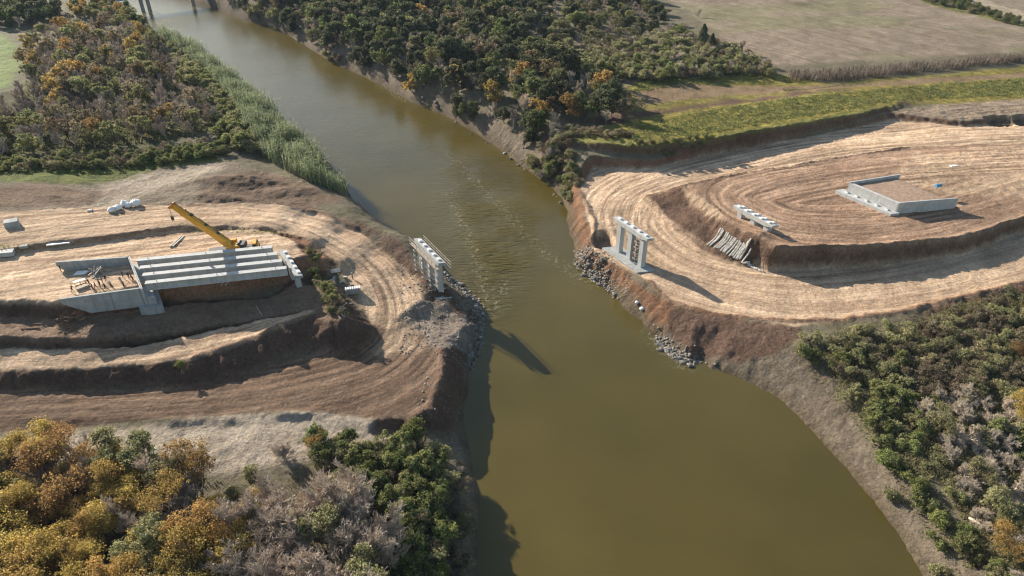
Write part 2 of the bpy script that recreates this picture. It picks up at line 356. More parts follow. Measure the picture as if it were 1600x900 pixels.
# --- right bank
RREF = [(1750, 195, 11), (1500, 205, 10), (1300, 218, 8.6), (1150, 245, 7.5), (1020, 275, 6.6), (958, 300, 6), (940, 340, 5.6), (962, 388, 5), (1025, 430, 5), (1120, 465, 5), (1250, 486, 5.4), (1400, 472, 6), (1520, 447, 6.8), (1620, 420, 7.5), (1750, 380, 8.5)]
layer([(908, 292, 6, 5), (928, 263, 6.5, 2), (1020, 263, 7, 1.6), (1100, 244, 7.5, 1.6), (1200, 226, 8, 1.6), (1330, 201, 9, 1.6), (1400, 184, 9.6, 1.8), (1480, 196, 10.4, 3), (1750, 185, 11, 4), (1750, 400, 8.5, 3), (1600, 446, 7.3, 2.5), (1500, 465, 6.5, 3),
       (1400, 490, 6, 3), (1300, 505, 5.5, 4), (1240, 508, 5.3, 5), (1200, 502, 5.2, 7), (1100, 490, 5, 7), (1045, 470, 5, 7), (1013, 440, 5, 6), (1000, 432, 4.6, 5), (955, 412, 4.5, 4), (928, 392, 4.8, 4), (922, 350, 5.4, 5), (912, 315, 5.8, 5)],
      C_SAND*.95, C_RED*.75, RREF, 4, .35, .05)
layer([(868, 228, 9.5, 6), (880, 221, 11.5, 1.6), (940, 224, 12.4, 1.3), (1010, 227, 12.6, 1.3), (1100, 219, 12.7, 1.3), (1250, 192, 12.8, 1.3), (1330, 179, 12.8, 1.3), (1402, 163, 12.6, 1.3), (1420, 150, 12.4, 8), (1300, 150, 12.2, 14), (1100, 178, 12, 14), (960, 195, 11.6, 14), (880, 205, 10.5, 8)],
      C_GRASS, C_DARK*1.2, None, 2, .9, .15, 0)
paint([(985, 185, 12), (1100, 165, 12), (1300, 140, 12), (1402, 150, 12), (1402, 162, 12.7), (1250, 189, 12.7), (1100, 216, 12.6), (1010, 224, 12.6), (960, 214, 12)], C_GRASS, 1.5, .9, 1.0, 1, 1.5)
layer([(1010, 303, 7.0), (1062, 297, 8.2), (1100, 330, 8.2), (1150, 362, 8.2), (1180, 392, 8), (1165, 402, 7), (1098, 381, 6.2), (1045, 340, 6.4)], C_DARK*1.25, C_DARK*1.1, [(1010, 300, 7), (1170, 400, 7)], 2.0, .8, .1, .3)
PREF = [(1750, 232, 11), (1430, 238, 10.4), (1250, 258, 10.8), (1140, 280, 11), (1110, 300, 11), (1130, 330, 11.2), (1210, 366, 11.5), (1320, 376, 11.5), (1450, 366, 11.5), (1600, 325, 11.4), (1750, 290, 11.4)]
layer([(1068, 290, 10.8, 4), (1150, 272, 11, 1.2), (1240, 258, 10.8, 1.2), (1330, 243, 10.5, 1.2), (1430, 229, 10.4, 2), (1550, 228, 11, 4), (1750, 222, 11.4, 4), (1750, 290, 11.4, 2), (1600, 338, 11.4, 1.6), (1560, 354, 11.4, 1.6), (1500, 370, 11.5, 1.6),
       (1400, 380, 11.5, 1.6), (1300, 384, 11.5, 1.6), (1210, 386, 11.5, 1.6), (1172, 366, 11.5, 3.2), (1128, 334, 11.3, 3.0), (1098, 308, 11.1, 3.0)],
      C_DIRT*1.2, C_DARK*1.35, PREF, 2, .4, .06)
paint([(1430, 240, 11), (1600, 225, 11.4), (1700, 225, 11.4), (1700, 300, 11.4), (1560, 310, 11.4), (1470, 300, 11.4), (1400, 272, 11.4)], C_SAND*.92, 2, .8, 0, .8, 3)
paint([(1066, 290, 10.8), (1098, 307, 11), (1128, 333, 11.2), (1165, 362, 11.4), (1150, 366, 9), (1105, 337, 9), (1066, 304, 9)], C_SAND*.85, .5, 1, 0, .9, .5)
layer([(1385, 176, 11.2, 2), (1480, 163, 12.2, 3), (1600, 155, 12.6, 3), (1750, 150, 12.6, 3), (1750, 178, 12.6, 2), (1600, 184, 12.4, 1.6), (1500, 188, 11.9, 1.6)], C_MUD*1.35, C_DARK*1.3, [(1380, 185, 11), (1600, 165, 12), (1750, 160, 12)], 2, .9, .12)
for (px, py, z, rx, ry, dp) in ((945, 378, 4.5, 3.0, 4.2, 2.0), (1560, 190, 11, 5, 3, 2.2), (1600, 190, 11, 4, 3, 2), (605, 672, 5, 3.4, 1.8, .7)):
    c = at(px, py, z); q = ((WX-c[0])/rx)**2+((WY-c[1])/ry)**2
    k = sstep(1.2, .6, q); H -= k*dp; ALB = ALB*(1-k[:, None]*.6)+C_DARK*k[:, None]*.6; TM *= 1-k; GRS *= 1-k
for (px, py, z, rx, ry, up) in ((330, 285, 12, 8, 4, 1.0), (392, 282, 11, 10, 4.5, 1.5), (452, 300, 10.5, 9, 4, 1.3), (345, 303, 13, 11, 3.5, .9), (105, 505, 11.5, 2.5, 1.6, .8), (225, 516, 10.8, 7, 1.2, .5), (100, 655, 6.5, 14, 1.5, .4), (300, 657, 6.5, 14, 1.5, .5),
                              (445, 646, 6.5, 9, 1.6, .6), (1270, 535, 5, 6, 3, .8), (1180, 378, 9.5, 5, 3, .9)):
    c = at(px, py, z); q = np.sqrt(((WX-c[0])/rx)**2+((WY-c[1])/ry)**2)
    k = sstep(1.15, .0, q); H += k*up*(1+.35*fbm(X*.5, Y*.5, 3, 8)); ROUGH = np.maximum(ROUGH, k)
trk = np.random.default_rng(21); TRK = np.zeros(len(X)); DEP = np.zeros(len(X))
vis = np.nonzero((TM > .3) & (Y < 300))[0]; ts_, tt_ = TS[vis], TT[vis]
for i in range(120):
    o_ = trk.uniform(-22, 22); A_ = trk.uniform(.4, 4.5); L_ = trk.uniform(14, 55); ph = trk.random()*6.28; s0 = trk.uniform(-20, 150); s1 = s0+trk.uniform(30, 130); sl = trk.normal()*.05
    c_ = o_+A_*np.sin(ts_/L_+ph)+sl*(ts_-s0); fade = sstep(s0, s0+8, ts_)*sstep(s1, s1-8, ts_); sgn = 1 if trk.random() < .68 else -1
    for w_ in (-1.05, 1.05):
        g = np.exp(-((tt_-c_-w_)/.36)**2)*fade; TRK[vis] += g*sgn*trk.uniform(.5, 1); DEP[vis] = np.maximum(DEP[vis], g)
TRK = np.clip(TRK, -1, 1.2)*TM; ALB = ALB*(1+np.where(TRK > 0, .36, .30)*TRK)[:, None]; H = H-DEP*TM*.07
# raised windrows left along the edges of the haul roads
def berm(pts, hgt, wid, col=None):
    global H, ALB, ROUGH, TM
    W = world(pts); d, p, s_ = near_seg(WX, WY, W, False)
    k = np.exp(-(d/wid)**2); H = H+k*hgt*(.6+.8*np.clip(fbm(X*.4, Y*.4, 3, 88)+.3, 0, 1)); ROUGH = np.maximum(ROUGH, k); TM *= 1-k*.8
    if col is not None: ALB = ALB*(1-k[:, None]*.8)+np.asarray(col)*k[:, None]*.8
paint([(1052, 476, 4.6), (1120, 492, 4.8), (1200, 506, 5), (1245, 512, 5), (1252, 528, 4.5), (1205, 560, 3), (1150, 566, 1.5), (1100, 556, 1), (1068, 550, .5), (1040, 520, 1), (1046, 490, 3.5)], C_DARK*1.25, .7, 1.0, 0, 1, 1.0)
paint([(632, 462, 6), (690, 468, 5), (735, 492, 4), (742, 530, 4.5), (700, 545, 5.5), (660, 525, 6), (640, 495, 6)], np.array((.25, .215, .18)), .8, 1.3, 0, .85, 2.5)
berm([(905, 300, 6), (918, 320, 5.8), (932, 345, 5.6), (930, 370, 5)], .5, .7, C_DARK*1.3)
berm([(1013, 440, 5), (1045, 468, 5), (1100, 487, 5), (1200, 499, 5.2), (1300, 502, 5.5), (1400, 487, 6), (1500, 462, 6.5), (1600, 443, 7.3)], .35, .8, C_RED*.8)
berm([(1068, 288, 11), (1150, 271, 11), (1240, 257, 10.8), (1330, 242, 10.5), (1420, 230, 10.4)], .4, .7, C_DARK*1.5)
berm([(1210, 386, 11.5), (1300, 384, 11.5), (1400, 379, 11.5), (1500, 369, 11.5), (1560, 353, 11.4), (1600, 337, 11.4)], .4, .6, C_DIRT)
berm([(690, 545, 5.5), (688, 600, 5.8), (674, 640, 6), (640, 658, 6), (590, 660, 6)], .6, .9, C_DARK*1.4)
berm([(300, 316, 14.5), (430, 315, 13), (500, 333, 11), (555, 358, 9)], .5, 1.0, C_DARK*1.5)
berm([(494, 488, 10.2), (400, 526, 9.6), (300, 558, 9.2)], .3, .6, C_DARK*1.5)

# wet rim, shared roughness of the bare ground
kw = sstep(2.2, .5, rd)*(~rin); ALB = ALB*(1-kw[:, None]*.6)+C_WET*kw[:, None]*.6
ALB[rin] = C_WET
rk = ROUGH*np.where(rin, 0, 1)
nearz = sstep(330, 200, Y)
H = H+rk*nearz*(fbm(X*.55, Y*.55, 3, 101)*.30+np.abs(fbm(X*1.3, Y*1.3, 2, 103))*.16-.04)
rutw = TM*nearz
H = H+rutw*(vnoise(TT*.9+TS*.004, TS*.02, 55)-.5)*.05
# gullies on steep slopes
Hg = H.reshape(NY, NX)
gy, gx = np.gradient(Hg, ys, xs); SL = np.hypot(gx, gy).ravel()
H = H+sstep(.35, .9, SL)*nearz*np.where(rin, 0, 1)*(fbm(X*.8, Y*.8, 3, 202)*.25)
HG = H.reshape(NY, NX)
def gz(x, y):
    i = int(np.clip(np.searchsorted(xs, x)-1, 0, NX-2)); j = int(np.clip(np.searchsorted(ys, y)-1, 0, NY-2))
    u = (x-xs[i])/(xs[i+1]-xs[i]); v = (y-ys[j])/(ys[j+1]-ys[j])
    return float((HG[j, i]*(1-u)+HG[j, i+1]*u)*(1-v)+(HG[j+1, i]*(1-u)+HG[j+1, i+1]*u)*v)
def near(ar, x, y):
    i = int(np.clip(np.searchsorted(xs, x)-1, 0, NX-2)); j = int(np.clip(np.searchsorted(ys, y)-1, 0, NY-2))
    return ar[j*NX+i]
def ground(px, py, z0=6.0):
    z = z0
    for _ in range(30):
        p = at(px, py, z); z = z*.5+.5*gz(p[0], p[1])
    p = at(px, py, z); p[2] = gz(p[0], p[1]); return p

# ground material
k = NT('bare_ground'); P = k.pos(); A = k.attr('albedo').outputs['Color']; T = k.n('ShaderNodeSeparateXYZ', i0=k.attr('track').outputs['Vector'])
ts, tt, tm = T.outputs[0], T.outputs[1], T.outputs[2]
M2 = k.n('ShaderNodeSeparateXYZ', i0=k.attr('kindmask').outputs['Vector']); rgh, grs = M2.outputs[0], M2.outputs[1]
wob = k.noise(P, .08, 2)
t2 = k.math('ADD', tt, k.math('MULTIPLY', wob, 1.4))
st1 = k.noise(k.comb(k.math('MULTIPLY', ts, .009), k.math('MULTIPLY', t2, .42)), 1.0, 4, .62)
st2 = k.noise(k.comb(k.math('MULTIPLY', ts, .02), k.math('MULTIPLY', t2, 1.5)), 1.0, 3, .6)
st3 = k.noise(k.comb(k.math('MULTIPLY', ts, 2.6), k.math('MULTIPLY', t2, .9)), 1.0, 2, .5)
st4 = k.noise(k.comb(k.math('MULTIPLY', ts, .05), k.math('MULTIPLY', t2, 4.0)), 1.0, 2, .6)
streak = k.math('ADD', k.math('MULTIPLY', st1, .70), k.math('ADD', k.math('MULTIPLY', st2, .22), k.math('MULTIPLY', st4, .08)))
t3 = k.math('ADD', tt, k.math('MULTIPLY', k.noise(k.comb(k.math('MULTIPLY', ts, .022), k.math('MULTIPLY', tt, .04)), 1.0, 1), 11.0))
ln1 = k.ramp(k.math('ABSOLUTE', k.math('SUBTRACT', k.noise(k.comb(k.math('MULTIPLY', ts, .01), k.math('MULTIPLY', t3, .42)), 1.0, 2, .5), .5)), .0, .028, 1.0, 0.0)
ln2 = k.ramp(k.math('ABSOLUTE', k.math('SUBTRACT', k.noise(k.comb(k.math('ADD', k.math('MULTIPLY', ts, .012), 31.0), k.math('MULTIPLY', t2, .8)), 1.0, 1, .5), .47)), .0, .03, 1.0, 0.0)
ln = k.math('MULTIPLY', k.math('MAXIMUM', ln1, ln2), k.math('MULTIPLY', tm, k.ramp(k.noise(P, .05, 3), .40, .58)))
c1 = k.mix(k.ramp(streak, .40, .60), k.mix(1.0, A, (.55, .48, .44), 'MULTIPLY'), k.mix(1.0, A, (1.24, 1.22, 1.20), 'MULTIPLY'))
patch = k.ramp(k.noise(k.comb(k.math('MULTIPLY', ts, .03), k.math('MULTIPLY', t2, .10)), 1.0, 3, .6), .36, .60, .45, 1.0)
tmp = k.math('MULTIPLY', tm, patch)
c0 = k.mix(k.math('MULTIPLY', tmp, .95), A, c1)
c0 = k.mix(k.math('MULTIPLY', ln, .5), c0, k.mix(1.0, A, (1.45, 1.42, 1.38), 'MULTIPLY'))
big = k.noise(P, .06, 5, .65); fine = k.noise(P, 1.6, 5, .7)
c0 = k.mix(1.0, c0, k.mix(k.math('ADD', k.math('MULTIPLY', k.ramp(big, .3, .7), .5), k.math('MULTIPLY', k.ramp(k.noise(P, .22, 4, .7), .32, .68), .5)), (.60, .57, .54), (1.28, 1.28, 1.28)), 'MULTIPLY')
c0 = k.mix(1.0, c0, k.mix(k.ramp(fine, .3, .7), (.66, .65, .64), (1.3, 1.3, 1.3)), 'MULTIPLY')
gcol = k.mix(k.ramp(k.noise(P, .35, 4, .7), .35, .65), (.5, .55, .45), (1.6, 1.35, 1.1))
c0 = k.mix(grs, c0, k.mix(1.0, c0, gcol, 'MULTIPLY'))
k.set(k.b, 'Base Color', c0); k.b.inputs['Roughness'].default_value = .95; k.b.inputs['Specular IOR Level'].default_value = .15
hb = k.math('ADD', k.math('MULTIPLY', k.math('MULTIPLY', tmp, k.math('ADD', st2, k.math('ADD', k.math('MULTIPLY', st3, .5), k.math('MULTIPLY', ln, -.3)))), .13), k.math('MULTIPLY', k.noise(P, 1.1, 6, .72), k.math('ADD', .10, k.math('MULTIPLY', rgh, .75))))
k.set(k.b, 'Normal', k.bump(hb, .85, 1.0))
M_GROUND = k.m
idx = (np.arange(NY-1)[:, None]*NX+np.arange(NX-1)[None, :]).ravel()
me = mesh_np('ground', np.stack([X, Y, H], 1), np.stack([idx, idx+1, idx+NX+1, idx+NX], 1), M_GROUND, smooth=True)
at_ = me.attributes.new('albedo', 'FLOAT_COLOR', 'POINT'); at_.data.foreach_set('color', np.concatenate([ALB, np.ones((len(X), 1))], 1).astype(np.float32).ravel())
at_ = me.attributes.new('track', 'FLOAT_VECTOR', 'POINT'); at_.data.foreach_set('vector', np.stack([TS, TT, TM], 1).astype(np.float32).ravel())
at_ = me.attributes.new('kindmask', 'FLOAT_VECTOR', 'POINT'); at_.data.foreach_set('vector', np.stack([ROUGH, GRS, GRS*0], 1).astype(np.float32).ravel())
tag(link('ground', me), kind='structure')

# ---------------------------------------------------------------- river
wx = axis([(-1500, -260, 60), (-260, 130, 1.5), (130, 400, 30)]); wy = axis([(-200, 50, 20), (50, 330, 1.5), (330, 700, 5), (700, 1500, 100)])
WGX, WGY = np.meshgrid(wx, wy); wxx, wyy = WGX.ravel(), WGY.ravel()
wake_c = world([(735, 240), (765, 300), (775, 350), (772, 400), (765, 450), (768, 485)])
d, p, s_ = near_seg(wxx, wyy, wake_c, False)
wake = np.exp(-(d/lerp_idx([16, 15, 12, 9, 7, 4], p, False))**2)*lerp_idx([.15, .5, .8, 1, 1, .9], p, False)
foam_l = np.zeros_like(wxx)
for line in ([(700, 300), (745, 400), (755, 450), (768, 490)], [(800, 340), (840, 385), (890, 425), (905, 437)], [(768, 490), (775, 470), (790, 440)], [(905, 420), (930, 446)], [(1010, 520), (1040, 548), (1070, 572)],
             [(600, 133), (620, 150), (632, 158)], [(700, 240), (760, 300), (800, 340)]):
    d, p, s_ = near_seg(wxx, wyy, world(line), False); foam_l = np.maximum(foam_l, np.exp(-(d/1.6)**2))
k = NT('river_water'); P = k.pos(); wk = k.attr('wake').outputs['Fac']; fm = k.attr('foam').outputs['Fac']
sil = k.noise(P, .02, 3, .6)
base = k.mix(k.ramp(sil, .35, .65), (.066, .051, .0120), (.092, .070, .018))
nz = k.noise(P, .9, 3, .55)
fo = k.math('MULTIPLY', fm, k.ramp(k.noise(P, .9, 6, .75), .52, .66))
base = k.mix(k.math('MULTIPLY', fo, .6), base, (.42, .38, .26))
k.set(k.b, 'Base Color', base); k.b.inputs['IOR'].default_value = 1.36; sy = k.n('ShaderNodeSeparateXYZ', i0=P).outputs[1]
farr = k.ramp(sy, 90, 300)
k.set(k.b, 'Roughness', k.math('ADD', k.math('ADD', .07, k.math('MULTIPLY', k.ramp(sy, 130, 330), .17)), k.math('MULTIPLY', fo, .35)))
pm = k.n('ShaderNodeMapping'); k.set(pm, 0, P); pm.inputs['Rotation'].default_value = (0, 0, R(-28)); pm.inputs['Scale'].default_value = (1, 1.9, 1)
swirl2 = k.ramp(k.noise(P, .035, 4, .6), .40, .62)
rip = k.noise(pm.outputs[0], .55, 4, .55)
pm2 = k.n('ShaderNodeMapping'); k.set(pm2, 0, P); pm2.inputs['Rotation'].default_value = (0, 0, R(-20)); pm2.inputs['Scale'].default_value = (.30, 1.25, 1); wvn = k.noise(pm2.outputs[0], .62, 4, .5); wvf = k.math('SUBTRACT', 1.0, k.math('MULTIPLY', k.math('ABSOLUTE', k.math('SUBTRACT', wvn, .5)), 3.0))
swirl = k.noise(P, .12, 4, .6)
h = k.math('ADD', k.math('MULTIPLY', rip, k.math('ADD', k.math('MULTIPLY', swirl2, .08), k.math('MULTIPLY', farr, .045))), k.math('MULTIPLY', k.math('MULTIPLY', wvf, wk), k.ramp(k.noise(P, .10, 3), .35, .65, .22, .85)))
h = k.math('ADD', h, k.math('MULTIPLY', k.math('MULTIPLY', nz, k.ramp(swirl, .4, .65)), k.math('MULTIPLY', farr, .05)))
k.set(k.b, 'Normal', k.bump(h, .8, 1.0))
i2 = (np.arange(len(wy)-1)[:, None]*len(wx)+np.arange(len(wx)-1)[None, :]).ravel(); n2 = len(wx)
me = mesh_np('river_water', np.stack([wxx, wyy, np.zeros_like(wxx)], 1), np.stack([i2, i2+1, i2+n2+1, i2+n2], 1), k.m, smooth=True)
a_ = me.attributes.new('wake', 'FLOAT', 'POINT'); a_.data.foreach_set('value', wake.astype(np.float32))
a_ = me.attributes.new('foam', 'FLOAT', 'POINT'); a_.data.foreach_set('value', foam_l.astype(np.float32))
tag(link('river_water', me), kind='structure')
# ---------------------------------------------------------------- air
hz = bpy.data.materials.new('haze_air'); hz.use_nodes = True; hz.node_tree.nodes.clear()
pv = hz.node_tree.nodes.new('ShaderNodeVolumePrincipled'); om = hz.node_tree.nodes.new('ShaderNodeOutputMaterial')
pv.inputs['Color'].default_value = (.62, .80, 1, 1); pv.inputs['Density'].default_value = .00005; pv.inputs['Anisotropy'].default_value = .0
hz.node_tree.links.new(pv.outputs[0], om.inputs['Volume'])
_b = [(x_, y_, z_) for z_ in (-5, 112) for x_, y_ in ((-3100, -1600), (3100, -1600), (3100, 4100), (-3100, 4100))]
me = bpy.data.meshes.new('haze'); me.from_pydata(_b, [], [(3, 2, 1, 0), (4, 5, 6, 7), (0, 1, 5, 4), (1, 2, 6, 5), (2, 3, 7, 6), (3, 0, 4, 7)]); me.materials.append(hz)
tag(link('haze', me), kind='stuff')
scene.cycles.volume_bounces = 0
# ================================================================= bridge under construction
CONC = plain('concrete', (.33, .335, .325), .85, .16, .7, spots=(.24, .235, .22), streak=.7)
CONC_NEW = plain('pale_concrete', (.43, .428, .415), .8, .14, .8, spots=(.38, .375, .35), streak=.5)
CONC_OLD = plain('stained_concrete', (.33, .315, .28), .9, .25, .9, spots=(.22, .20, .165))
RUBBER = plain('bearing_rubber', (.03, .03, .03), .7, .1)
PADTOP = plain('bearing_plinth', (.78, .77, .75), .8, .06)
STEEL = plain('galvanised_steel', (.36, .37, .37), .5, .2, 2, .5)
DSTEEL = plain('dark_steel', (.06, .06, .06), .6, .3, 2, .3)
TIMBER = plain('timber', (.34, .28, .21), .8, .25, 2.5)
PALE_TIMBER = plain('pale_timber', (.46, .395, .32), .8, .2, 2.5)
RUST = plain('rusty_steel', (.19, .10, .06), .85, .35, 3)
WHITE = plain('white_sheet', (.74, .73, .70), .6, .06, 1.2)
YELLOW = plain('crane_yellow', (.62, .30, .018), .45, .10, 1.5, spots=(.48, .23, .02))
YELLOW_D = plain('crane_orange', (.52, .19, .02), .5, .12, 1.5)
TYRE = plain('tyre_rubber', (.025, .025, .025), .9, .2, 3)
GLASS = plain('cab_glass', (.03, .04, .045), .12, .1)
BLUE = plain('blue_drum', (.10, .26, .42), .5, .15, 3)
BLUE_STEEL = plain('blue_bridge_paint', (.12, .28, .50), .5, .12, .5)

U = nrm([math.cos(R(11.5)), math.sin(R(11.5)), 0])            # along the bridge
V = nrm([math.cos(R(-58.5)), math.sin(R(-58.5)), 0])          # along the pier caps (skew crossing)
V2 = nrm([math.sin(R(11.5)), -math.cos(R(11.5)), 0])          # square to the bridge
UZ = np.array([0, 0, 1.])
SK = math.sin(R(70))
def quad_uv(c, hu, hv, z):                                    # skewed plan: hu along the bridge, hv along the cap
    return [np.array([*(c+U*a*hu+V*b*hv)[:2], z]) for a, b in ((-1, 1), (1, 1), (1, -1), (-1, -1))]
def skew_box(mb, c, hu, hv, z0, z1, inset=0.0, drop=None):
    mb.hexa(quad_uv(c, hu-inset, hv-inset, z0), quad_uv(c, hu, hv, z1)); return mb
def cap_mesh(c, hu, hv, ztop, depth, taper=2.2):
    """cap beam whose underside rises towards both ends"""
    mb = MB(); prof = [(-hv, ztop), (hv, ztop), (hv, ztop-depth*.5), (hv-taper, ztop-depth), (-hv+taper, ztop-depth), (-hv, ztop-depth*.5)]
    Vs = []
    for s_ in (-1, 1):
        for q, z in prof: p = c+V*q+U*s_*hu; Vs.append([p[0], p[1], z])
    n = len(prof); mb.add(Vs, [(i, (i+1) % n, n+(i+1) % n, n+i) for i in range(n)]+[tuple(range(n-1, -1, -1)), tuple(range(n, 2*n))])
    return mb
def pier(c, label, col_len, zbase, rows, footing, cap_mat=CONC_NEW, cols=(-4.3, 0, 4.3), hv=6.5, hu=.85, colw=(.55, .75), ztop=14.0, depth=1.25):
    c = np.array([c[0], c[1], 0.]); root = empty('bridge_pier', (c[0], c[1], zbase), label, 'bridge pier', 'bridge piers on the two banks')
    o = (c[0], c[1], zbase)
    cap_mesh(c, hu, hv, ztop, depth).build('cap_beam', cap_mat, root, o, bevel=.05)
    for q in cols:
        b = MB(); p = c+V*q; skew_box(b, p, colw[0], colw[1], zbase, ztop-1.25); b.build('column', CONC_NEW, root, o, bevel=.06)
    for (ru, off) in rows:
        for i in range(5):
            p = c+V*((i-2)*2.45+off)+U*ru
            b = MB(); skew_box(b, p, .36, .42, ztop+.003, ztop+.30); q_ = b.build('bearing_plinth', PADTOP, root, o)
            b = MB(); skew_box(b, p, .24, .28, ztop+.303, ztop+.36); b.build('bearing_pad', PADTOP, q_, o)
    if footing:
        b = MB(); skew_box(b, c+U*footing[2], footing[0], footing[1], zbase-1.6, zbase+.4); b.build('footing', CONC_OLD if cap_mat is CONC_OLD else CONC, root, o, bevel=.04)
    return root, c
def ctr(a, b, z=14.0): return (at(*a, z)+at(*b, z))/2

c1 = ctr((440, 392), (467, 429)); c2 = ctr((650, 371), (693, 412)); c3 = ctr((965, 338), (1015, 373)); c4 = ctr((1150, 318), (1213, 354))
pier(c1, 'concrete pier carrying the right ends of the four long girders', 3, 9.6, [(.42, 0)], None, CONC)
pier(c2, 'concrete pier on the rocky left shore with timber rails along its cap', 8, 4.2, [(0, 0)], (1.9, 7.2, -.3), CONC, hv=6.6, colw=(.6, .85), depth=1.55)
pier(c3, 'tall bare concrete pier on three columns at the right river bank', 8, 4.6, [(0, 0)], (2.3, 7.0, -.5))
pier(c4, 'low concrete pier half buried in the slope of the right embankment', 2, 9.3, [(-.42, 0), (.42, .25)], None)

# girders
GL = [(684, 562), (697, 600), (712, 636), (725, 676)]; GR = [(1360, 496), (1386, 530), (1408, 565), (1432, 600)]
GLAB = ['precast concrete girder nearest the yellow crane, farthest of four', 'second precast concrete girder from the yellow crane, between two others',
        'third precast concrete girder from the yellow crane, next to the outermost one', 'outermost precast concrete girder, its whole grey side face open to view']
prof = [(-.62, 0), (.62, 0), (.62, -.16), (.14, -.32), (.14, -1.45), (.36, -1.62), (.36, -1.9), (-.36, -1.9), (-.36, -1.62), (-.14, -1.45), (-.14, -.32), (-.62, -.16)]
GIRD = []
for i in range(4):
    a = at(GL[i][0]/3.2, 230+GL[i][1]/3.2, 16.25); b = at(GR[i][0]/3.2, 230+GR[i][1]/3.2, 16.25)
    d = nrm(b-a); sdv = np.array([d[1], -d[0], 0])
    root = empty('bridge_girder', tuple((a+b)/2-UZ*1.9), GLAB[i], 'girder', 'precast girders laid between abutment and pier')
    o = tuple((a+b)/2-UZ*1.9); mb = MB(); mb.extrude(prof, a, b, sdv, UZ); mb.build('beam', CONC_NEW, root, o)
    for e, s_ in ((a, 1), (b, -1)): MB().box(e+d*s_*.75-UZ*.95, (.72, .40, .92), d, sdv, UZ).build('end_block', CONC_NEW, root, o)
    for t in (.08, .5, .92):
        p = a+(b-a)*t; mb = MB(); mb.tube(p-sdv*.2, p-sdv*.12+UZ*.25, .035, n=5); mb.tube(p-sdv*.12+UZ*.25, p+sdv*.12+UZ*.25, .035, n=5); mb.tube(p+sdv*.12+UZ*.25, p+sdv*.2, .035, n=5); mb.build('lifting_loop', RUST, root, o)
    GIRD.append((a, b, d, sdv))

def wall(mb, p0, p1, t, side, z0a, z1a, z0b, z1b):
    """upright wall panel from p0 to p1, thickness t to one side, heights at both ends"""
    p0, p1 = np.asarray(p0, float), np.asarray(p1, float); q0, q1 = p0+side*t, p1+side*t
    P_ = lambda p, z: np.array([p[0], p[1], z])
    if np.cross((p1-p0)[:2], (q0-p0)[:2]) > 0: ring = [(p0, z0a, z1a), (p1, z0b, z1b), (q1, z0b, z1b), (q0, z0a, z1a)]
    else: ring = [(p0, z0a, z1a), (q0, z0a, z1a), (q1, z0b, z1b), (p1, z0b, z1b)]
    return mb.hexa([P_(p, a) for p, a, b in ring], [P_(p, b) for p, a, b in ring])
# left abutment
ZT = 16.2
A_se = at(218.4, 450.7, ZT); A_sw = at(93.5, 467.6, ZT); A_ne = at(198.5, 402, ZT); A_nw = at(86, 410, ZT)
root = empty('bridge_abutment', tuple(at(210, 440, 11)), 'U shaped concrete abutment with people inside, at the left ends of the girders', 'abutment', 'bridge abutments')
o = tuple(at(210, 440, 11)); us = nrm(A_se-A_sw); un = nrm(A_ne-A_nw); wv_ = nrm(A_se-A_ne); ss = np.array([us[1], -us[0], 0])
mb = MB()                                                   # south wing: tapering towards its free end
Ls = np.linalg.norm(A_se-A_sw)
q0 = A_sw; q1 = A_sw+us*Ls*.30; q2 = A_se
wall(mb, q0, q1, .45, -ss, ZT-1.2, ZT, 11.9, ZT); wall(mb, q1, q2, .45, -ss, 11.9, ZT, 11.7, ZT); mb.build('wing_wall', CONC, root, o)
mb = MB(); q1n = A_nw+un*np.linalg.norm(A_ne-A_nw)*.22
wall(mb, A_nw, q1n, .45, -ss, ZT-1.0, ZT, 12, ZT); wall(mb, q1n, A_ne, .45, -ss, 12, ZT, 12, ZT); mb.build('wing_wall', CONC, root, o)
mb = MB(); wall(mb, A_ne-ss*.45+us*.02, A_se+ss*.01+us*.02, .5, us, 11, ZT-.1, 11, ZT-.1); mb.build('front_wall', CONC_NEW, root, o)
mb = MB(); wall(mb, A_ne+us*.53-ss*.6, A_se+us*.53+ss*.3, 1.9, us, 11, 14.0, 11, 14.0); mb.build('bearing_seat', CONC, root, o)
mb = MB(); wall(mb, A_ne-us*1-ss*1.0-UZ, A_se-us*1.0+ss*1.3, 4.6, us, 10.2, 12.1, 10.2, 12.1); mb.build('footing', CONC, root, o)
for i in range(9):
    p = A_ne+(A_se-A_ne)*(i+.5)/9+us*.3
    MB().tube([p[0], p[1], ZT-.1], [p[0]+rng.normal()*.1, p[1]+rng.normal()*.1, ZT+.7], .04, n=5).build('starter_bar', RUST, root, o)
# right abutment
ZT = 14.6
B_nw = at(1327, 284, ZT); B_sw = at(1406, 317, ZT); B_ne = at(1405, 272, ZT); B_se = at(1498, 309.5, ZT)
o = tuple(at(1365, 312, 12)); root = empty('bridge_abutment', o, 'U shaped concrete abutment standing alone on the right earth platform', 'abutment', 'bridge abutments')
uw = nrm(B_sw-B_nw); us = nrm(B_se-B_sw); un = nrm(B_ne-B_nw)
mb = MB(); wall(mb, B_nw, B_sw, .9, U, 11, ZT-.25, 11, ZT-.25); mb.build('front_wall', CONC_NEW, root, o, bevel=.04)
mb = MB(); wall(mb, B_nw-uw*.02, B_ne-uw*.02, .45, uw, 11, ZT, 11, ZT); mb.build('wing_wall', CONC_NEW, root, o, bevel=.03)
mb = MB(); wall(mb, B_sw+uw*.02, B_se+uw*.02, .45, -uw, 11, ZT, 11.6, ZT); mb.build('wing_wall', CONC_NEW, root, o, bevel=.03)
mb = MB(); wall(mb, B_nw-uw*.9-U*2.6, B_sw+uw*.9-U*2.6, 2.55, U, 10.6, 12.05, 10.6, 12.05); ft = mb.build('bearing_seat', CONC_NEW, root, o, bevel=.04)
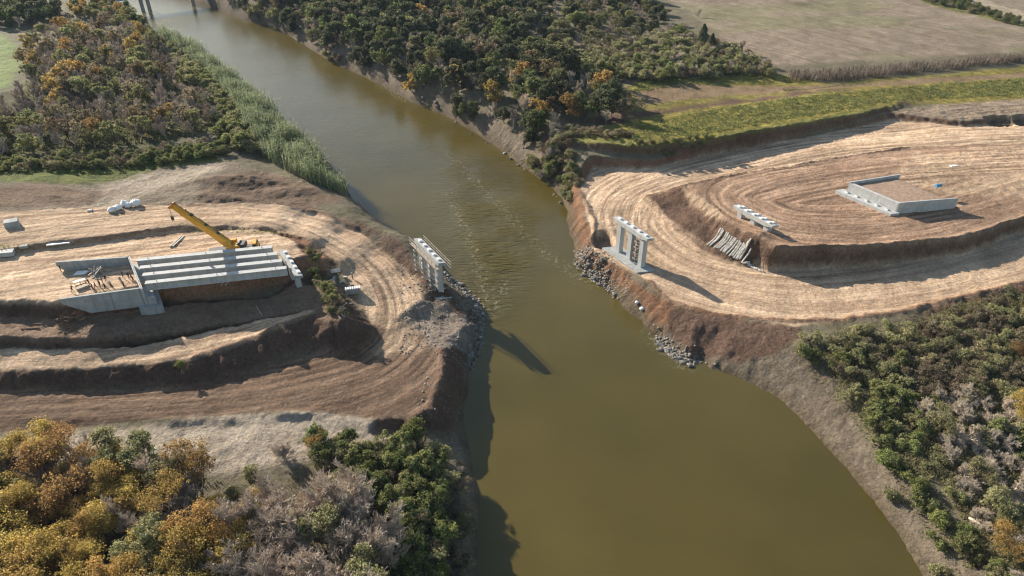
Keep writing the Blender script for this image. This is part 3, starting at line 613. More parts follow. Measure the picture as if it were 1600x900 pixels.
for i in range(5):
    p = B_nw+(B_sw-B_nw)*(i+.5)/5-U*1.3; mb = MB(); skew_box(mb, p, .4, .42, 12.053, 12.35); q_ = mb.build('bearing_plinth', PADTOP, root, o)
    mb = MB(); skew_box(mb, p, .25, .28, 12.353, 12.42); mb.build('bearing_pad', CONC, q_, o)
# earth packed inside the right abutment
mb = MB(); q = [B_nw+U*.9+uw*.5, B_sw+U*.9-uw*.5, B_se-uw*.5+us*2, B_ne+uw*.5+us*3]
n_ = 14; pts = []
for i in range(n_):
    for j in range(n_):
        a, b = i/(n_-1), j/(n_-1); p = (q[0]*(1-a)+q[1]*a)*(1-b)+(q[3]*(1-a)+q[2]*a)*b
        pts.append([p[0], p[1], 13.85*(1-sstep(.75, 1, b))+gz(p[0], p[1])*sstep(.75, 1, b)-.05+.12*rng.random()])
ii = np.array([(i*n_+j, i*n_+j+1, (i+1)*n_+j+1, (i+1)*n_+j) for i in range(n_-1) for j in range(n_-1)])
fill = link('earth_fill', mesh_np('earth_fill', pts, ii, plain('packed_earth', tuple(C_DIRT*1.25), .95, .3, 1.2), smooth=True)); tag(fill, kind='structure')

# ---- scaffolding on the left shore pier
def scaffold_tower(mb, c, w_, z0, z1, dz, r=.05):
    cs = [c+U*a*w_+V*b*w_ for a, b in ((-1, -1), (1, -1), (1, 1), (-1, 1))]
    for q in cs: mb.tube([*q[:2], z0], [*q[:2], z1], r, n=5)
    z = z0+.4; s_ = 0
    while z < z1:
        for i in range(4):
            a, b = cs[i], cs[(i+1) % 4]; mb.tube([*a[:2], z], [*b[:2], z], r*.8, n=4)
            if z+dz < z1: mb.tube([*(a if (s_+i) % 2 else b)[:2], z], [*(b if (s_+i) % 2 else a)[:2], z+dz], r*.7, n=4)
        z += dz; s_ += 1
o = (*c2[:2], 4.2); root = empty('scaffolding', o, 'timber and steel scaffolding round the pier on the left shore', 'scaffolding')
mb = MB(); cc = np.array([c2[0], c2[1], 0])
for q in (-3.4, .5, 4.4): scaffold_tower(mb, cc+V*q-U*1.75, .5, 4.0, 12.6, 1.35)
mb.build('steel_frame', STEEL, root, o)
for s_ in (-1, 1):
    mb = MB()
    for j in range(3):
        a = cc-V*7.0+U*s_*(1.05+j*.3); b = cc+V*7.2+U*s_*(1.05+j*.3)
        mb.beam([*a[:2], 12.55+.02*j], [*b[:2], 12.6+.02*j], .26, .06)
    wk_ = mb.build('walkway', TIMBER, root, o)
    mb = MB()
    for h_ in (13.45, 14.2):
        a = cc-V*7.3+U*s_*1.75; b = cc+V*7.0+U*s_*1.75; mb.beam([*a[:2], h_], [*b[:2], h_], .06, .09)
    for j in range(8):
        p = cc+V*(-7+j*2)+U*s_*1.75; mb.beam([*p[:2], 12.5], [*p[:2], 14.25], .07, .07)
        p2 = cc+V*(-7+j*2)+U*s_*.9; mb.beam([*p[:2], 12.5], [*p2[:2], 11.6], .09, .09)
    mb.build('guard_rail', PALE_TIMBER, root, o)
for q in (-4.3, 0, 4.3):
    for z_ in (6.2, 7.7, 9.3, 10.9):
        mb = MB(); p = cc+V*q
        for s_ in (-1, 1): mb.beam([*(p-V*1.1+U*s_*.7)[:2], z_], [*(p+V*1.1+U*s_*.7)[:2], z_], .12, .16)
        for s_ in (-1, 1): mb.beam([*(p-U*1.1+V*s_*.95)[:2], z_+.18], [*(p+U*1.1+V*s_*.95)[:2], z_+.08], .12, .16)
        mb.build('formwork_clamp', PALE_TIMBER, root, o)
# ---- access tower between the columns of the right pier
cc = np.array([c3[0], c3[1], 0]); o = (*(cc+V*2.3)[:2], 4.65)
root = empty('access_tower', o, 'grey steel access tower between two columns of the tall right bank pier', 'scaffold tower')
mb = MB(); scaffold_tower(mb, cc+V*2.3, .72, 4.65, 12.0, .8, .05); mb.build('steel_frame', DSTEEL, root, o)
for z_ in (6.2, 7.8, 9.4, 11.0):
    mb = MB(); skew_box(mb, cc+V*2.3, .72, .72, z_, z_+.07); mb.build('platform_deck', TIMBER, root, o)
mb = MB()
for i in range(4):
    z_ = 4.7+i*1.6; a = cc+V*1.7+U*.3; b = cc+V*2.9+U*.3
    if i % 2: a, b = b, a
    for s_ in (-.25, .25): mb.beam([*(a+U*s_)[:2], z_], [*(b+U*s_)[:2], z_+1.55], .06, .12)
    for j in range(6):
        p = a+(b-a)*j/5; z2 = z_+1.55*j/5; mb.beam([*(p-U*.25)[:2], z2], [*(p+U*.25)[:2], z2], .16, .04)
mb.build('ladder', STEEL, root, o)

# ================================================================= mobile crane behind the girders
ga, gb, gd, gs = GIRD[0]
cpos = ga+gd*(np.linalg.norm(gb-ga)*.69)-gs*3.3; cz = gz(cpos[0], cpos[1]); co = np.array([cpos[0], cpos[1], cz])
root = empty('mobile_crane', tuple(co), 'yellow mobile crane with a thick telescopic boom raised behind the girders', 'crane')
o = tuple(co); D, S_ = gd*[1, 1, 0], gs*[1, 1, 0]; D = nrm(D); S_ = nrm(S_)
L = lambda a, b, z: co+D*a+S_*b+UZ*z
mb = MB(); mb.box(L(0, 0, 1.25), (5.6, 1.25, .3), D, S_, UZ); mb.box(L(-.4, 0, 1.62), (4.6, 1.1, .08), D, S_, UZ); mb.build('carrier', DSTEEL, root, o, bevel=.05)
mb = MB(); mb.hexa([L(4.2, -1.2, 1.56), L(5.55, -1.2, 1.56), L(5.55, 1.2, 1.56), L(4.2, 1.2, 1.56)][::-1] if False else [L(4.2, 1.2, 1.56), L(5.55, 1.2, 1.56), L(5.55, -1.2, 1.56), L(4.2, -1.2, 1.56)], [L(4.3, 1.15, 2.9), L(5.2, 1.15, 2.9), L(5.2, -1.15, 2.9), L(4.3, -1.15, 2.9)])
cb = mb.build('driver_cab', YELLOW, root, o, bevel=.05)
MB().box(L(5.42, 0, 2.3), (.03, 1.0, .38), D, S_, UZ).build('windscreen', GLASS, cb, o)
for s_ in (-1.2, 1.2): MB().box(L(4.85, s_, 2.35), (.4, .03, .3), D, S_, UZ).build('window', GLASS, cb, o)
for xw in (-4.2, -2.6, 2.2, 3.8):
    for s_ in (-1, 1):
        mb = MB(); mb.tube(L(xw, s_*.82, .62), L(xw, s_*1.27, .62), .62, n=18); wl = mb.build('wheel', TYRE, root, o, bevel=.05)
        mb = MB(); mb.tube(L(xw, s_*1.275, .62), L(xw, s_*1.30, .62), .33, n=14); mb.build('rim', YELLOW_D, wl, o)
for xw in (-5.2, 3.0):
    for s_ in (-1, 1):
        mb = MB(); mb.beam(L(xw, s_*1.2, 1.0), L(xw, s_*2.5, 1.0), .3, .28); mb.tube(L(xw, s_*2.5, 1.1), L(xw, s_*2.5, .12), .1, n=8); mb.tube(L(xw, s_*2.5, .02), L(xw, s_*2.5, .13), .36, n=12); mb.build('outrigger', YELLOW_D, root, o)
tip = at(268, 320, 26.0); bdir_h = nrm([*(tip-L(-.2, 0, 0))[:2], 0])
piv = L(-.3, 0, 3.0)-bdir_h*(-1.0)
bs = np.array([bdir_h[1], -bdir_h[0], 0]); bd = nrm(tip-piv); bu = np.cross(bs, bd); bl = np.linalg.norm(tip-piv)
ctr_ = L(-.3, 0, 0)
mb = MB(); mb.tube(ctr_+UZ*1.7, ctr_+UZ*1.95, 1.0, n=20); mb.box(ctr_+UZ*2.35-bdir_h*.8, (1.7, 1.0, .38), bdir_h, bs, UZ)
for s_ in (-1, 1): mb.box(ctr_+UZ*2.9+bdir_h*.7+bs*s_*.72, (1.0, .1, .5), bdir_h, bs, UZ)
sup = mb.build('turntable', YELLOW, root, o, bevel=.05)
mb = MB(); mb.box(ctr_+UZ*2.55-bdir_h*2.7, (.5, 1.1, .6), bdir_h, bs, UZ); mb.build('counterweight', DSTEEL, root, o, bevel=.08)
mb = MB(); mb.tube(ctr_-bdir_h*1.9-bs*.7+UZ*3.0, ctr_-bdir_h*1.9+bs*.7+UZ*3.0, .38, n=14); mb.build('winch', DSTEEL, root, o)
mb = MB(); p = ctr_+bs*1.55+bdir_h*.2; mb.hexa([p+D*0+bdir_h*x_+bs*y_+UZ*1.7 for x_, y_ in ((-.8, -.42), (.8, -.42), (.8, .42), (-.8, .42))], [p+bdir_h*x_+bs*y_+UZ*3.15 for x_, y_ in ((-.8, -.4), (.35, -.4), (.35, .4), (-.8, .4))])
cb = mb.build('operator_cab', YELLOW, root, o, bevel=.05)
MB().box(p+bdir_h*.62+UZ*2.5, (.03, .34, .42), nrm(bdir_h+UZ*.3), bs, nrm(UZ-bdir_h*.3)).build('windscreen', GLASS, cb, o); MB().box(p+bs*.43+UZ*2.6, (.5, .02, .3), bdir_h, bs, UZ).build('window', GLASS, cb, o)
def boom_sec(a, b, wd, ht, drop=0):
    mb = MB(); pr = [(-wd/2, ht/2), (wd/2, ht/2), (wd/2, -ht*.2), (wd*.3, -ht/2), (-wd*.3, -ht/2), (-wd/2, -ht*.2)]
    mb.extrude(pr, piv+bd*a-bu*drop, piv+bd*b-bu*drop, bs, bu); return mb
boom_sec(-.6, bl*.56, 1.3, 1.65).build('boom_section', YELLOW, root, o, bevel=.04)
boom_sec(bl*.56+.003, bl*.8, 1.15, 1.45, .02).build('boom_section', YELLOW, root, o, bevel=.03)
boom_sec(bl*.8+.003, bl*.965, 1.0, 1.28, .04).build('boom_section', YELLOW, root, o, bevel=.03)
for a in (.12, .33, .56, .8):
    boom_sec(bl*a-.12, bl*a+.12, 1.42, 1.78).build('boom_collar', YELLOW, root, o)
mb = boom_sec(bl*.965, bl, 1.1, 1.6, .12)
for s_ in (-.25, .25): mb.tube(piv+bd*bl*.995+bs*(s_-.08)-bu*.7, piv+bd*bl*.995+bs*(s_+.08)-bu*.7, .38, n=14)
mb.tube(piv+bd*bl*.99-bs*.3+bu*.6, piv+bd*bl*.99+bs*.3+bu*.6, .3, n=12)
mb.build('boom_head', YELLOW_D, root, o)
mb = MB(); mb.tube(piv+bd*.3+bu*.95+bs*.3, piv+bd*bl*.98+bu*.75+bs*.2, .05, n=5); mb.build('boom_rope', DSTEEL, root, o)
mb = MB(); mb.tube(piv+bd*.2+bs*.72-bu*.1, piv+bd*bl*.55+bs*.70-bu*.1, .07, n=6); mb.build('hose_rail', DSTEEL, root, o)
for a in (.2, .42, .68): mb = MB(); mb.box(piv+bd*bl*a+bu*.9, (.35, .3, .16), bd, bs, bu); mb.build('boom_bracket', DSTEEL, root, o)
mb = MB(); ca = ctr_+bdir_h*1.4+UZ*1.95; cb_ = piv+bd*bl*.42-bu*.6; mid = ca+(cb_-ca)*.55
mb.tube(ca, mid, .24, n=12); mb.build('lift_cylinder', YELLOW, root, o)
mb = MB(); mb.tube(mid, cb_, .13, n=10); mb.build('lift_rod', STEEL, root, o)
hp = piv+bd*bl-bu*.6+bdir_h*.3; hk = hp-UZ*2.4
mb = MB()
for s_ in (-.12, .12): mb.tube(hp+bs*s_, hk+bs*s_, .03, n=4)
cbm = mb.build('hoist_rope', DSTEEL, root, o)
mb = MB(); mb.box(hk-UZ*.45, (.28, .18, .5), bdir_h, bs, UZ)
for i in range(8):
    a0, a1 = [R(200-i*30-j*30) for j in (0, 1)]
    mb.tube(hk-UZ*1.35+bdir_h*math.cos(a0)*.25+UZ*math.sin(a0)*.25, hk-UZ*1.35+bdir_h*math.cos(a1)*.25+UZ*math.sin(a1)*.25, .07, n=6)
mb.tube(hk-UZ*.95, hk-UZ*1.1, .07, n=6); mb.build('hook_block', DSTEEL, root, o, bevel=.03)

# ================================================================= people (small in the picture)
SKIN = plain('skin', (.34, .20, .13), .7, .05); HAIR = plain('dark_hair', (.03, .02, .015), .8, .1)
def cloth(n, c): return plain(n, c, .9, .12, 6)
C_NAVY = cloth('navy_cloth', (.018, .022, .035)); C_BLACK = cloth('black_cloth', (.016, .015, .015)); C_GREY = cloth('grey_cloth', (.20, .20, .20)); C_BROWN = cloth('brown_cloth', (.09, .06, .04)); C_BLUEC = cloth('blue_cloth', (.05, .08, .16))
HAT_W = plain('white_helmet', (.75, .75, .73), .4, .03); SHOE = cloth('shoe_leather', (.03, .022, .018))
def person_mesh(pose):
    J = {}; Vv = []; Ee = []; Rr = []
    def j(n, p, r, par=None):
        J[n] = len(Vv); Vv.append(p); Rr.append(r)
        if par is not None: Ee.append((J[par], J[n]))
    st = pose.get('stride', .0); lean = pose.get('lean', 0.0); la, ra = pose.get('arms', ('down', 'down'))
    j('pelvis', (0, 0, .95), (.155, .11)); j('waist', (0, lean*.3, 1.10), (.14, .10), 'pelvis'); j('chest', (0, lean*.7, 1.32), (.17, .115), 'waist')
    j('collar', (0, lean, 1.47), (.10, .08), 'chest'); j('neck', (0, lean+.01, 1.53), (.055, .055), 'collar'); j('head', (0, lean+.03, 1.62), (.085, .095), 'neck'); j('top', (0, lean+.03, 1.71), (.075, .085), 'head')
    j('nose', (0, lean+.115, 1.62), (.02, .025), 'head')
    for s_, n, a in ((-1, 'l', la), (1, 'r', ra)):
        f = st*s_
        j(n+'hip', (s_*.09, 0, .90), (.10, .10), 'pelvis'); j(n+'knee', (s_*.10, f*.35+.02, .50), (.065, .065), n+'hip'); j(n+'ank', (s_*.11, f*.55-.05*(f < 0), .09), (.045, .045), n+'knee'); j(n+'toe', (s_*.12, f*.55+.15, .04), (.04, .035), n+'ank')
        j(n+'sh', (s_*.19, lean, 1.43), (.065, .065), 'collar')
        if a == 'down': e, h_ = (s_*.24, lean-.03, 1.15), (s_*.25, lean+.08, .90)
        elif a == 'hip': e, h_ = (s_*.36, lean-.06, 1.20), (s_*.20, lean+.06, 1.02)
        elif a == 'fwd': e, h_ = (s_*.24, lean+.10, 1.18), (s_*.16, lean+.36, 1.22)
        else: e, h_ = (s_*.34, lean+.10, 1.50), (s_*.22, lean+.20, 1.74)
        j(n+'el', e, (.045, .045), n+'sh'); j(n+'wr', h_, (.03, .03), n+'el')
        hd = nrm(np.array(h_)-np.array(e)); pm_ = np.array(h_)+hd*.07; j(n+'palm', tuple(pm_), (.036, .022), n+'wr')
        for q in range(4):
            fp = pm_+hd*(.085-.012*abs(q-1.3))+np.array([0, (q-1.5)*.02, 0]); j(n+'f%d' % q, tuple(fp), (.010, .010), n+'palm')
        j(n+'th', tuple(np.array(h_)+hd*.06+np.array([-s_*.045, .03, 0])), (.011, .011), n+'wr')
    me = bpy.data.meshes.new('person_skeleton'); me.from_pydata(Vv, Ee, []); ob = bpy.data.objects.new('person_skeleton', me); COL.objects.link(ob)
    m = ob.modifiers.new('skin', 'SKIN'); m2 = ob.modifiers.new('sub', 'SUBSURF'); m2.levels = 1; m2.render_levels = 1
    if not me.skin_vertices: me.attributes.new('skin', 'FLOAT', 'POINT')
    for i, sv in enumerate(me.skin_vertices[0].data): sv.radius = Rr[i]; sv.use_root = (i == 0)
    dg = bpy.context.evaluated_depsgraph_get(); out = bpy.data.meshes.new_from_object(ob.evaluated_get(dg))
    bpy.data.objects.remove(ob); bpy.data.meshes.remove(me); out.name = 'person'
    return out, lean
def add_skin_layer():
    pass
POSES = [dict(), dict(stride=.5, arms=('fwd', 'down')), dict(arms=('hip', 'down'), lean=.05), dict(stride=.3, lean=.18, arms=('fwd', 'fwd'))]
PM = []
def build_pose(pz):
    try: return person_mesh(pz)
    except Exception as e:
        print('skin fallback', e); raise
for pz in POSES: PM.append(build_pose(pz))
def person(pos, pose, rz, shirt, trousers, hat, label, group):
    src, lean = PM[pose]; me = src.copy(); me.materials.clear()
    for m in (SKIN, shirt, trousers, SHOE): me.materials.append(m)
    for p in me.polygons:
        c = p.center; r_ = math.hypot(c[0], c[1]-lean)
        p.material_index = 3 if c[2] < .13 else 2 if c[2] < .98 and abs(c[0]) < .2 else 0 if (c[2] > 1.50 and r_ < .15 and abs(c[0]) < .11) or (abs(c[0]) > .15 and (c[2] < .95 or c[1]-lean > .22)) else 1
        p.use_smooth = True
    ob = link('person', me); ob.location = pos; ob.rotation_euler = (0, 0, rz); tag(ob, label, 'person', group)
    mb = MB(); n = 10
    rings = [(.098, 1.655), (.104, 1.70), (.085, 1.75), (.045, 1.785)]
    V_ = [(r_*math.cos(2*math.pi*i/n), lean+.03+r_*1.12*math.sin(2*math.pi*i/n), z_) for r_, z_ in rings for i in range(n)]
    Fs = [(a*n+i, a*n+(i+1) % n, (a+1)*n+(i+1) % n, (a+1)*n+i) for a in range(3) for i in range(n)]+[tuple(range(3*n, 4*n))]
    mb.add(V_, Fs)
    if hat is HAT_W: mb.add([(r_*math.cos(2*math.pi*i/n), lean+.05+r_*1.15*math.sin(2*math.pi*i/n), 1.665) for r_ in (.098, .135) for i in range(n)], [(i, (i+1) % n, n+(i+1) % n, n+i) for i in range(n)])
    mb.build('helmet' if hat is HAT_W else 'hair', hat, ob, smooth=True)
    return ob
ppl = [  # zoom px in the (80,390)-(260,491) crop x8.889, feet
 ((1000, 385), 0, 2.4, C_BLACK, C_BLACK, HAIR, 'person in black standing upright, leftmost of those close to the front wall'),
 ((1085, 405), 2, 1.2, C_NAVY, C_BLACK, HAIR, 'person in navy with a hand on the hip, left side of the huddle'),
 ((1115, 400), 0, -1.2, C_BLACK, C_BLACK, HAIR, 'person in black in the huddle by the front wall, back turned to the girders'),
 ((1148, 440), 3, 2.0, C_BLACK, C_NAVY, HAIR, 'person leaning forward, closest to the girder ends'),
 ((765, 440), 1, .6, C_BLACK, C_BLACK, HAIR, 'dark clothed person striding past the timber heap'),
 ((1015, 520), 2, 2.8, C_NAVY, C_BLACK, HAIR, 'person in navy beside the near wing wall, below the front wall huddle'),
 ((975, 465), 0, .3, C_GREY, C_BLACK, HAT_W, 'person in a grey shirt and white helmet standing alone'),
 ((845, 520), 3, 1.9, C_GREY, C_NAVY, HAT_W, 'person in a white helmet bending over near the middle of the group'),
 ((725, 480), 0, 2.2, C_BROWN, C_BLACK, HAIR, 'person in a brown jacket just below the timber heap'),
 ((760, 560), 2, 1.0, C_BLACK, C_NAVY, HAIR, 'person in black next to the near wing wall, hand on hip'),
 ((685, 520), 0, 3.0, C_NAVY, C_NAVY, HAIR, 'person all in navy in the row beside the long bench'),
 ((630, 545), 1, 2.5, C_BLUEC, C_BLACK, HAIR, 'person in a blue shirt walking in the row beside the long bench'),
 ((540, 500), 3, 1.2, C_BLACK, C_BLACK, HAIR, 'person in black bending at the right end of the long bench'),
 ((585, 560), 0, 1.9, C_BROWN, C_NAVY, HAIR, 'person in brown standing right of the long bench'),
 ((300, 590), 3, -.4, C_BLACK, C_NAVY, HAIR, 'dark clothed person leaning at the left end of the long bench'),
 ((140, 310), 2, -.9, C_BLACK, C_BLACK, HAIR, 'person in black alone at the open end of the far wing wall')]
def zp(x, y): return (80+x/8.889, 390+y/8.889)
for (q, po, rz, sh, tr, ht, lb) in ppl:
    px, py = zp(*q); p = ground(px, py, 14.3); person(tuple(p), po, rz, sh, tr, ht, lb, 'people gathered inside the left abutment')
p = ground(551, 436, 7.5); person(tuple(p), 1, 1.0, C_GREY, C_NAVY, HAT_W, 'worker in grey walking on the dirt track near the concrete mould', 'workers on the left dirt track')

# ================================================================= loose things on the site
def blob(n_sub=2, seed=0, flat=1.0, rough=.25, cut=0.0):
    import bmesh
    bm = bmesh.new(); bmesh.ops.create_icosphere(bm, subdivisions=n_sub, radius=1)
    rs = np.random.default_rng(seed); off = rs.random(3)*50
    pl_ = [(nrm(rs.normal(size=3)), .55+.35*rs.random()) for _ in range(9)]
    for v in bm.verts:
        c = np.array(v.co)
        if cut:
            for nn, dd in pl_:
                q = c@nn
                if q > dd: c = c-nn*(q-dd)
        s_ = 1+rough*(fbm(np.array([c[0]*1.3+off[0]+c[2]]), np.array([c[1]*1.3+off[1]-c[2]*.7]), 3, seed)[0])
        v.co = (c[0]*s_, c[1]*s_, c[2]*s_*flat)
    me = bpy.data.meshes.new('shape'); bm.to_mesh(me); bm.free(); return me
BAG = plain('woven_bag', (.72, .72, .71), .75, .1, 3)
bag_me = []
for i in range(3):
    m = blob(3, 50+i, .85, .35); m.materials.append(BAG)
    for p in m.polygons: p.use_smooth = True
    bag_me.append(m)
for i, ((zx, zy), s_, lb) in enumerate([((1168, 318), .95, 'white bulk bag at the left end of the bag row'), ((1232, 298), 1.05, 'plump white bulk bag second from the left in the bag row'), ((1298, 255), 1.0, 'slumped white bulk bag behind the middle of the bag row'), ((1340, 268), .9, 'smaller white bulk bag in the middle of the bag row'), ((1422, 252), 1.2, 'largest white bulk bag, apart at the right end of the bag row')]):
    p = ground(zx*.15, 280+zy*.15+3, 14.5); root = link('bulk_bag', bag_me[i % 3]); root.location = (p[0], p[1], p[2]+.6*s_); root.scale = (s_, s_*.95, s_*.85); root.rotation_euler = (0, 0, i*1.3)
    tag(root, lb, 'bulk bag', 'white bulk bags beside the upper dirt road')
    mb = MB()
    for a in range(4):
        t = a*math.pi/2+.5; q0 = np.array([math.cos(t)*.5, math.sin(t)*.5, .62]); q1 = np.array([math.cos(t)*.28, math.sin(t)*.28, 1.0]); mb.tube(q0, q1, .07, n=5); mb.tube(q1, [0, 0, 1.08], .07, n=5)
    mb.build('lifting_strap', BAG, root)
def slab(px, py, lx, ly, h_, rz, mat, name, label, cat, z0=14.5, group=None, tilt=0, lift=0.0, chip=True):
    p = ground(px, py, z0); mb = MB(); rs = np.random.default_rng(int(px*7+py))
    j_ = lambda: rs.normal()*.04*min(lx, ly)
    b = [(-lx/2+j_(), -ly/2+j_(), -.15), (lx/2+j_(), -ly/2+j_(), -.15), (lx/2+j_(), ly/2+j_(), -.15), (-lx/2+j_(), ly/2+j_(), -.15)]
    t = [(x_*.97, y_*.97, h_+rs.normal()*.03*h_) for x_, y_, _ in b]; mb.hexa(b, t); ob = mb.build(name, mat, bevel=min(.06, h_*.3))
    ob.location = (p[0], p[1], p[2]+lift); ob.rotation_euler = (tilt, 0, rz); tag(ob, label, cat, group); return ob
slab(20, 353, 3.2, 2.2, 1.5, .45, CONC, 'concrete_block', 'big grey concrete block beside the pale sandy patch at the left edge', 'concrete block', 15)
slab(5, 395, 4.6, 2.0, .9, .2, CONC_NEW, 'concrete_block', 'pale concrete beam cut by the left edge below the upper road', 'concrete block', 15)
slab(91, 378, 5.0, 1.3, .12, .25, WHITE, 'white_sheet', 'long white sheet lying on the edge of the cut', 'sheet', 15, lift=.1)
slab(38, 386, 1.8, 1.1, .5, .3, CONC_OLD, 'broken_slab', 'small broken grey slab in the rubble left of the white sheet', 'slab', 15)
slab(141, 330, 1.2, .8, .45, .2, CONC_NEW, 'broken_slab', 'small pale slab left of the white bulk bags', 'slab', 15)
slab(1490, 259, 2.2, 1.1, .14, .2, WHITE, 'white_sheet', 'small white sheet on the pale earth beyond the right abutment', 'sheet', 11.4)
for dx, lb in ((0, 'left one of two long planks on the sand behind the girders'), (4, 'right one of two long planks on the sand behind the girders')):
    a = ground(266+dx, 386, 13.8); b = ground(284+dx, 369.5, 13.8); mb = MB(); mb.beam(a+UZ*.18, b+UZ*.18, .34, .2); mb.beam(a+UZ*.05, b+UZ*.05, .2, .1); ob = mb.build('plank', PALE_TIMBER, None, tuple((a+b)/2)); ob.location = (a+b)/2; tag(ob, lb, 'plank', 'planks on the sand')
# blue drum on the right abutment fill
p = at(1465, 292.5, 13.9); root = empty('blue_drum', tuple(p), 'blue drum lying on the earth inside the right abutment', 'drum')
mb = MB(); q = nrm([.9, .3, 0]); q2 = np.cross(UZ, q)
for a, b, r_ in ((-.9, -.86, .5), (-.86, -.3, .47), (-.3, -.24, .5), (-.24, .24, .47), (.24, .3, .5), (.3, .86, .47), (.86, .9, .5)): mb.tube(p+q*a+UZ*.48, p+q*b+UZ*.48, r_, n=16)
mb.build('barrel', BLUE, root, tuple(p)); mb = MB(); mb.tube(p-q*.9+UZ*.7, p-q*.97+UZ*.7, .07, n=8); mb.build('bung', DSTEEL, root, tuple(p))
# white plywood sheet and timber heap and long bench in the left abutment
px, py = zp(420, 330); p = ground(px, py, 14.3); mb = MB(); e = nrm([1, .25, 0]); e2 = np.cross(UZ, e)
mb.hexa([p+e*a+e2*b+UZ*.08 for a, b in ((-1.5, -.7), (.9, -.75), (1.5, .1), (-.9, .8))], [p+e*a+e2*b+UZ*z_ for a, b, z_ in ((-1.5, -.7, .2), (.9, -.75, .26), (1.5, .1, .5), (-.9, .8, .3))])
ob = mb.build('tarpaulin', WHITE, None, tuple(p)); ob.location = p; tag(ob, 'white tarpaulin spread beside the timber heap in the left abutment', 'tarpaulin')
px, py = zp(650, 340); p0 = ground(px, py, 14.3); rs = np.random.default_rng(5)
for i in range(22):
    a_ = rs.random()*math.pi; q = p0+np.array([rs.normal()*.55, rs.normal()*.4, .25+.09*(i % 9)]); dv = nrm([math.cos(a_)*.7+.3, math.sin(a_), .15+rs.random()*.9]); ln = .8+rs.random()*.9
    mb = MB(); mb.beam(q-dv*ln*.8, q+dv*ln, .22, .09); ob = mb.build('loose_board', PALE_TIMBER if i % 3 else CONC_OLD, None, tuple(q)); ob.location = q
    tag(ob, 'pale board in the jumbled heap beside the white tarpaulin', 'board', 'boards heaped inside the left abutment')
a = at(*zp(325, 505), 14.3); b = at(*zp(490, 455), 14.3); a[2] = b[2] = gz(a[0], a[1]); root = empty('long_bench', tuple((a+b)/2), 'long pale bench on timber trestles where the group stands', 'bench'); o = tuple((a+b)/2); d_ = nrm(b-a); s2 = np.array([d_[1], -d_[0], 0])
mb = MB(); mb.beam(a+UZ*.95, b+UZ*.95, .75, .10); mb.build('top', WHITE, root, o)
for t in (.06, .5, .94):
    p = a+(b-a)*t; mb = MB()
    for s_ in (-1, 1): mb.beam(p+s2*s_*.45, p+s2*s_*.2+UZ*.9, .1, .1)
    mb.beam(p-s2*.35+UZ*.4, p+s2*.35+UZ*.4, .08, .1); mb.build('trestle', RUST, root, o)
mb = MB(); mb.beam(a+s2*.9+UZ*.45, b+s2*.9+UZ*.45, .35, .07)
for t in (.1, .9): p = a+(b-a)*t+s2*.9; mb.beam(p, p+UZ*.42, .3, .08)
mb.build('seat', TIMBER, root, o)
mb = MB(); mb.beam(a+s2*2.2+UZ*.3, b+s2*1.9+UZ*.3, .9, .5); ob = mb.build('timber_crate', TIMBER, None, o); ob.location = o; tag(ob, 'low brown timber crate in front of the long bench', 'crate')
# concrete mould with upright bars on the left dirt track
p = ground(552, 458, 7); root = empty('concrete_mould', tuple(p), 'long dark steel mould with a pale toothed top on the dirt track', 'mould'); o = tuple(p); e = nrm([.97, .22, 0]); e2 = np.cross(UZ, e)
mb = MB(); mb.box(p+UZ*.65, (1.7, .55, .62), e, e2, UZ); mb.build('body', CONC_OLD, root, o, bevel=.04)
for i in range(7): mb = MB(); mb.box(p+e*(-1.5+i*.5)+UZ*1.42, (.16, .5, .13), e, e2, UZ); mb.build('spacer', PADTOP, root, o)
for s_ in (-1, 1): MB().beam(p+e*s_*1.3-e2*.7+UZ*.03, p+e*s_*1.3+e2*.7+UZ*.03, .2, .14).build('skid', TIMBER, root, o)
for (px, py, lx, ly, hh, rz, lb) in ((540, 434, 1.0, .6, .35, .1, 'small pale crate left of the walking worker'), (533, 441, .8, .5, .3, .6, 'small grey box nearest the toppled formwork panels'), (548, 447, 1.4, .5, .3, .3, 'dark bundle between the walking worker and the steel mould'), (549, 476, .9, .5, .4, .4, 'dark block on the track below the steel mould')):
    slab(px, py, lx, ly, hh, rz, PALE_TIMBER if 'pale' in lb else DSTEEL if 'dark' in lb else CONC, 'site_box', lb, 'box', 7)
for (px, py, rz, tl, lb) in ((524, 424, .5, .35, 'pale formwork panel tilted at the top of the overgrown slope edge'), (518, 454, 1.1, .5, 'grey formwork panel leaning against the overgrown slope edge'), (521, 438, 1.45, .9, 'narrow ribbed formwork panel standing steeply beside the track'), (532, 482, 2.3, .2, 'flat pale formwork panel lowest beside the track')):
    p = ground(px, py, 8.5); root = empty('formwork_panel', tuple(p), lb, 'formwork panel', 'formwork panels dumped along the track'); root.rotation_euler = (tl, .1, rz)
    mb = MB(); mb.box((0, 0, .3), (1.2, .6, .04)); mb.build('sheet', PALE_TIMBER if 'pale' in lb else CONC_OLD, root)
    for i in range(4): MB().box((-1.05+i*.7, 0, .40), (.05, .62, .055)).build('stiffener', STEEL, root)
for i in range(9):
    q = ground(532+rng.normal()*5, 478+i*2.0, 7.5); a_ = rng.random()*3; dv = np.array([math.cos(a_), math.sin(a_), .05]); mb = MB(); mb.beam(q-dv*1.1+UZ*.1, q+dv*1.1+UZ*.16, .12, .1); ob = mb.build('scrap_board', PALE_TIMBER, None, tuple(q)); ob.location = q
    tag(ob, 'loose scrap board lying at the foot of the overgrown slope', 'board', 'scrap boards beside the left track')
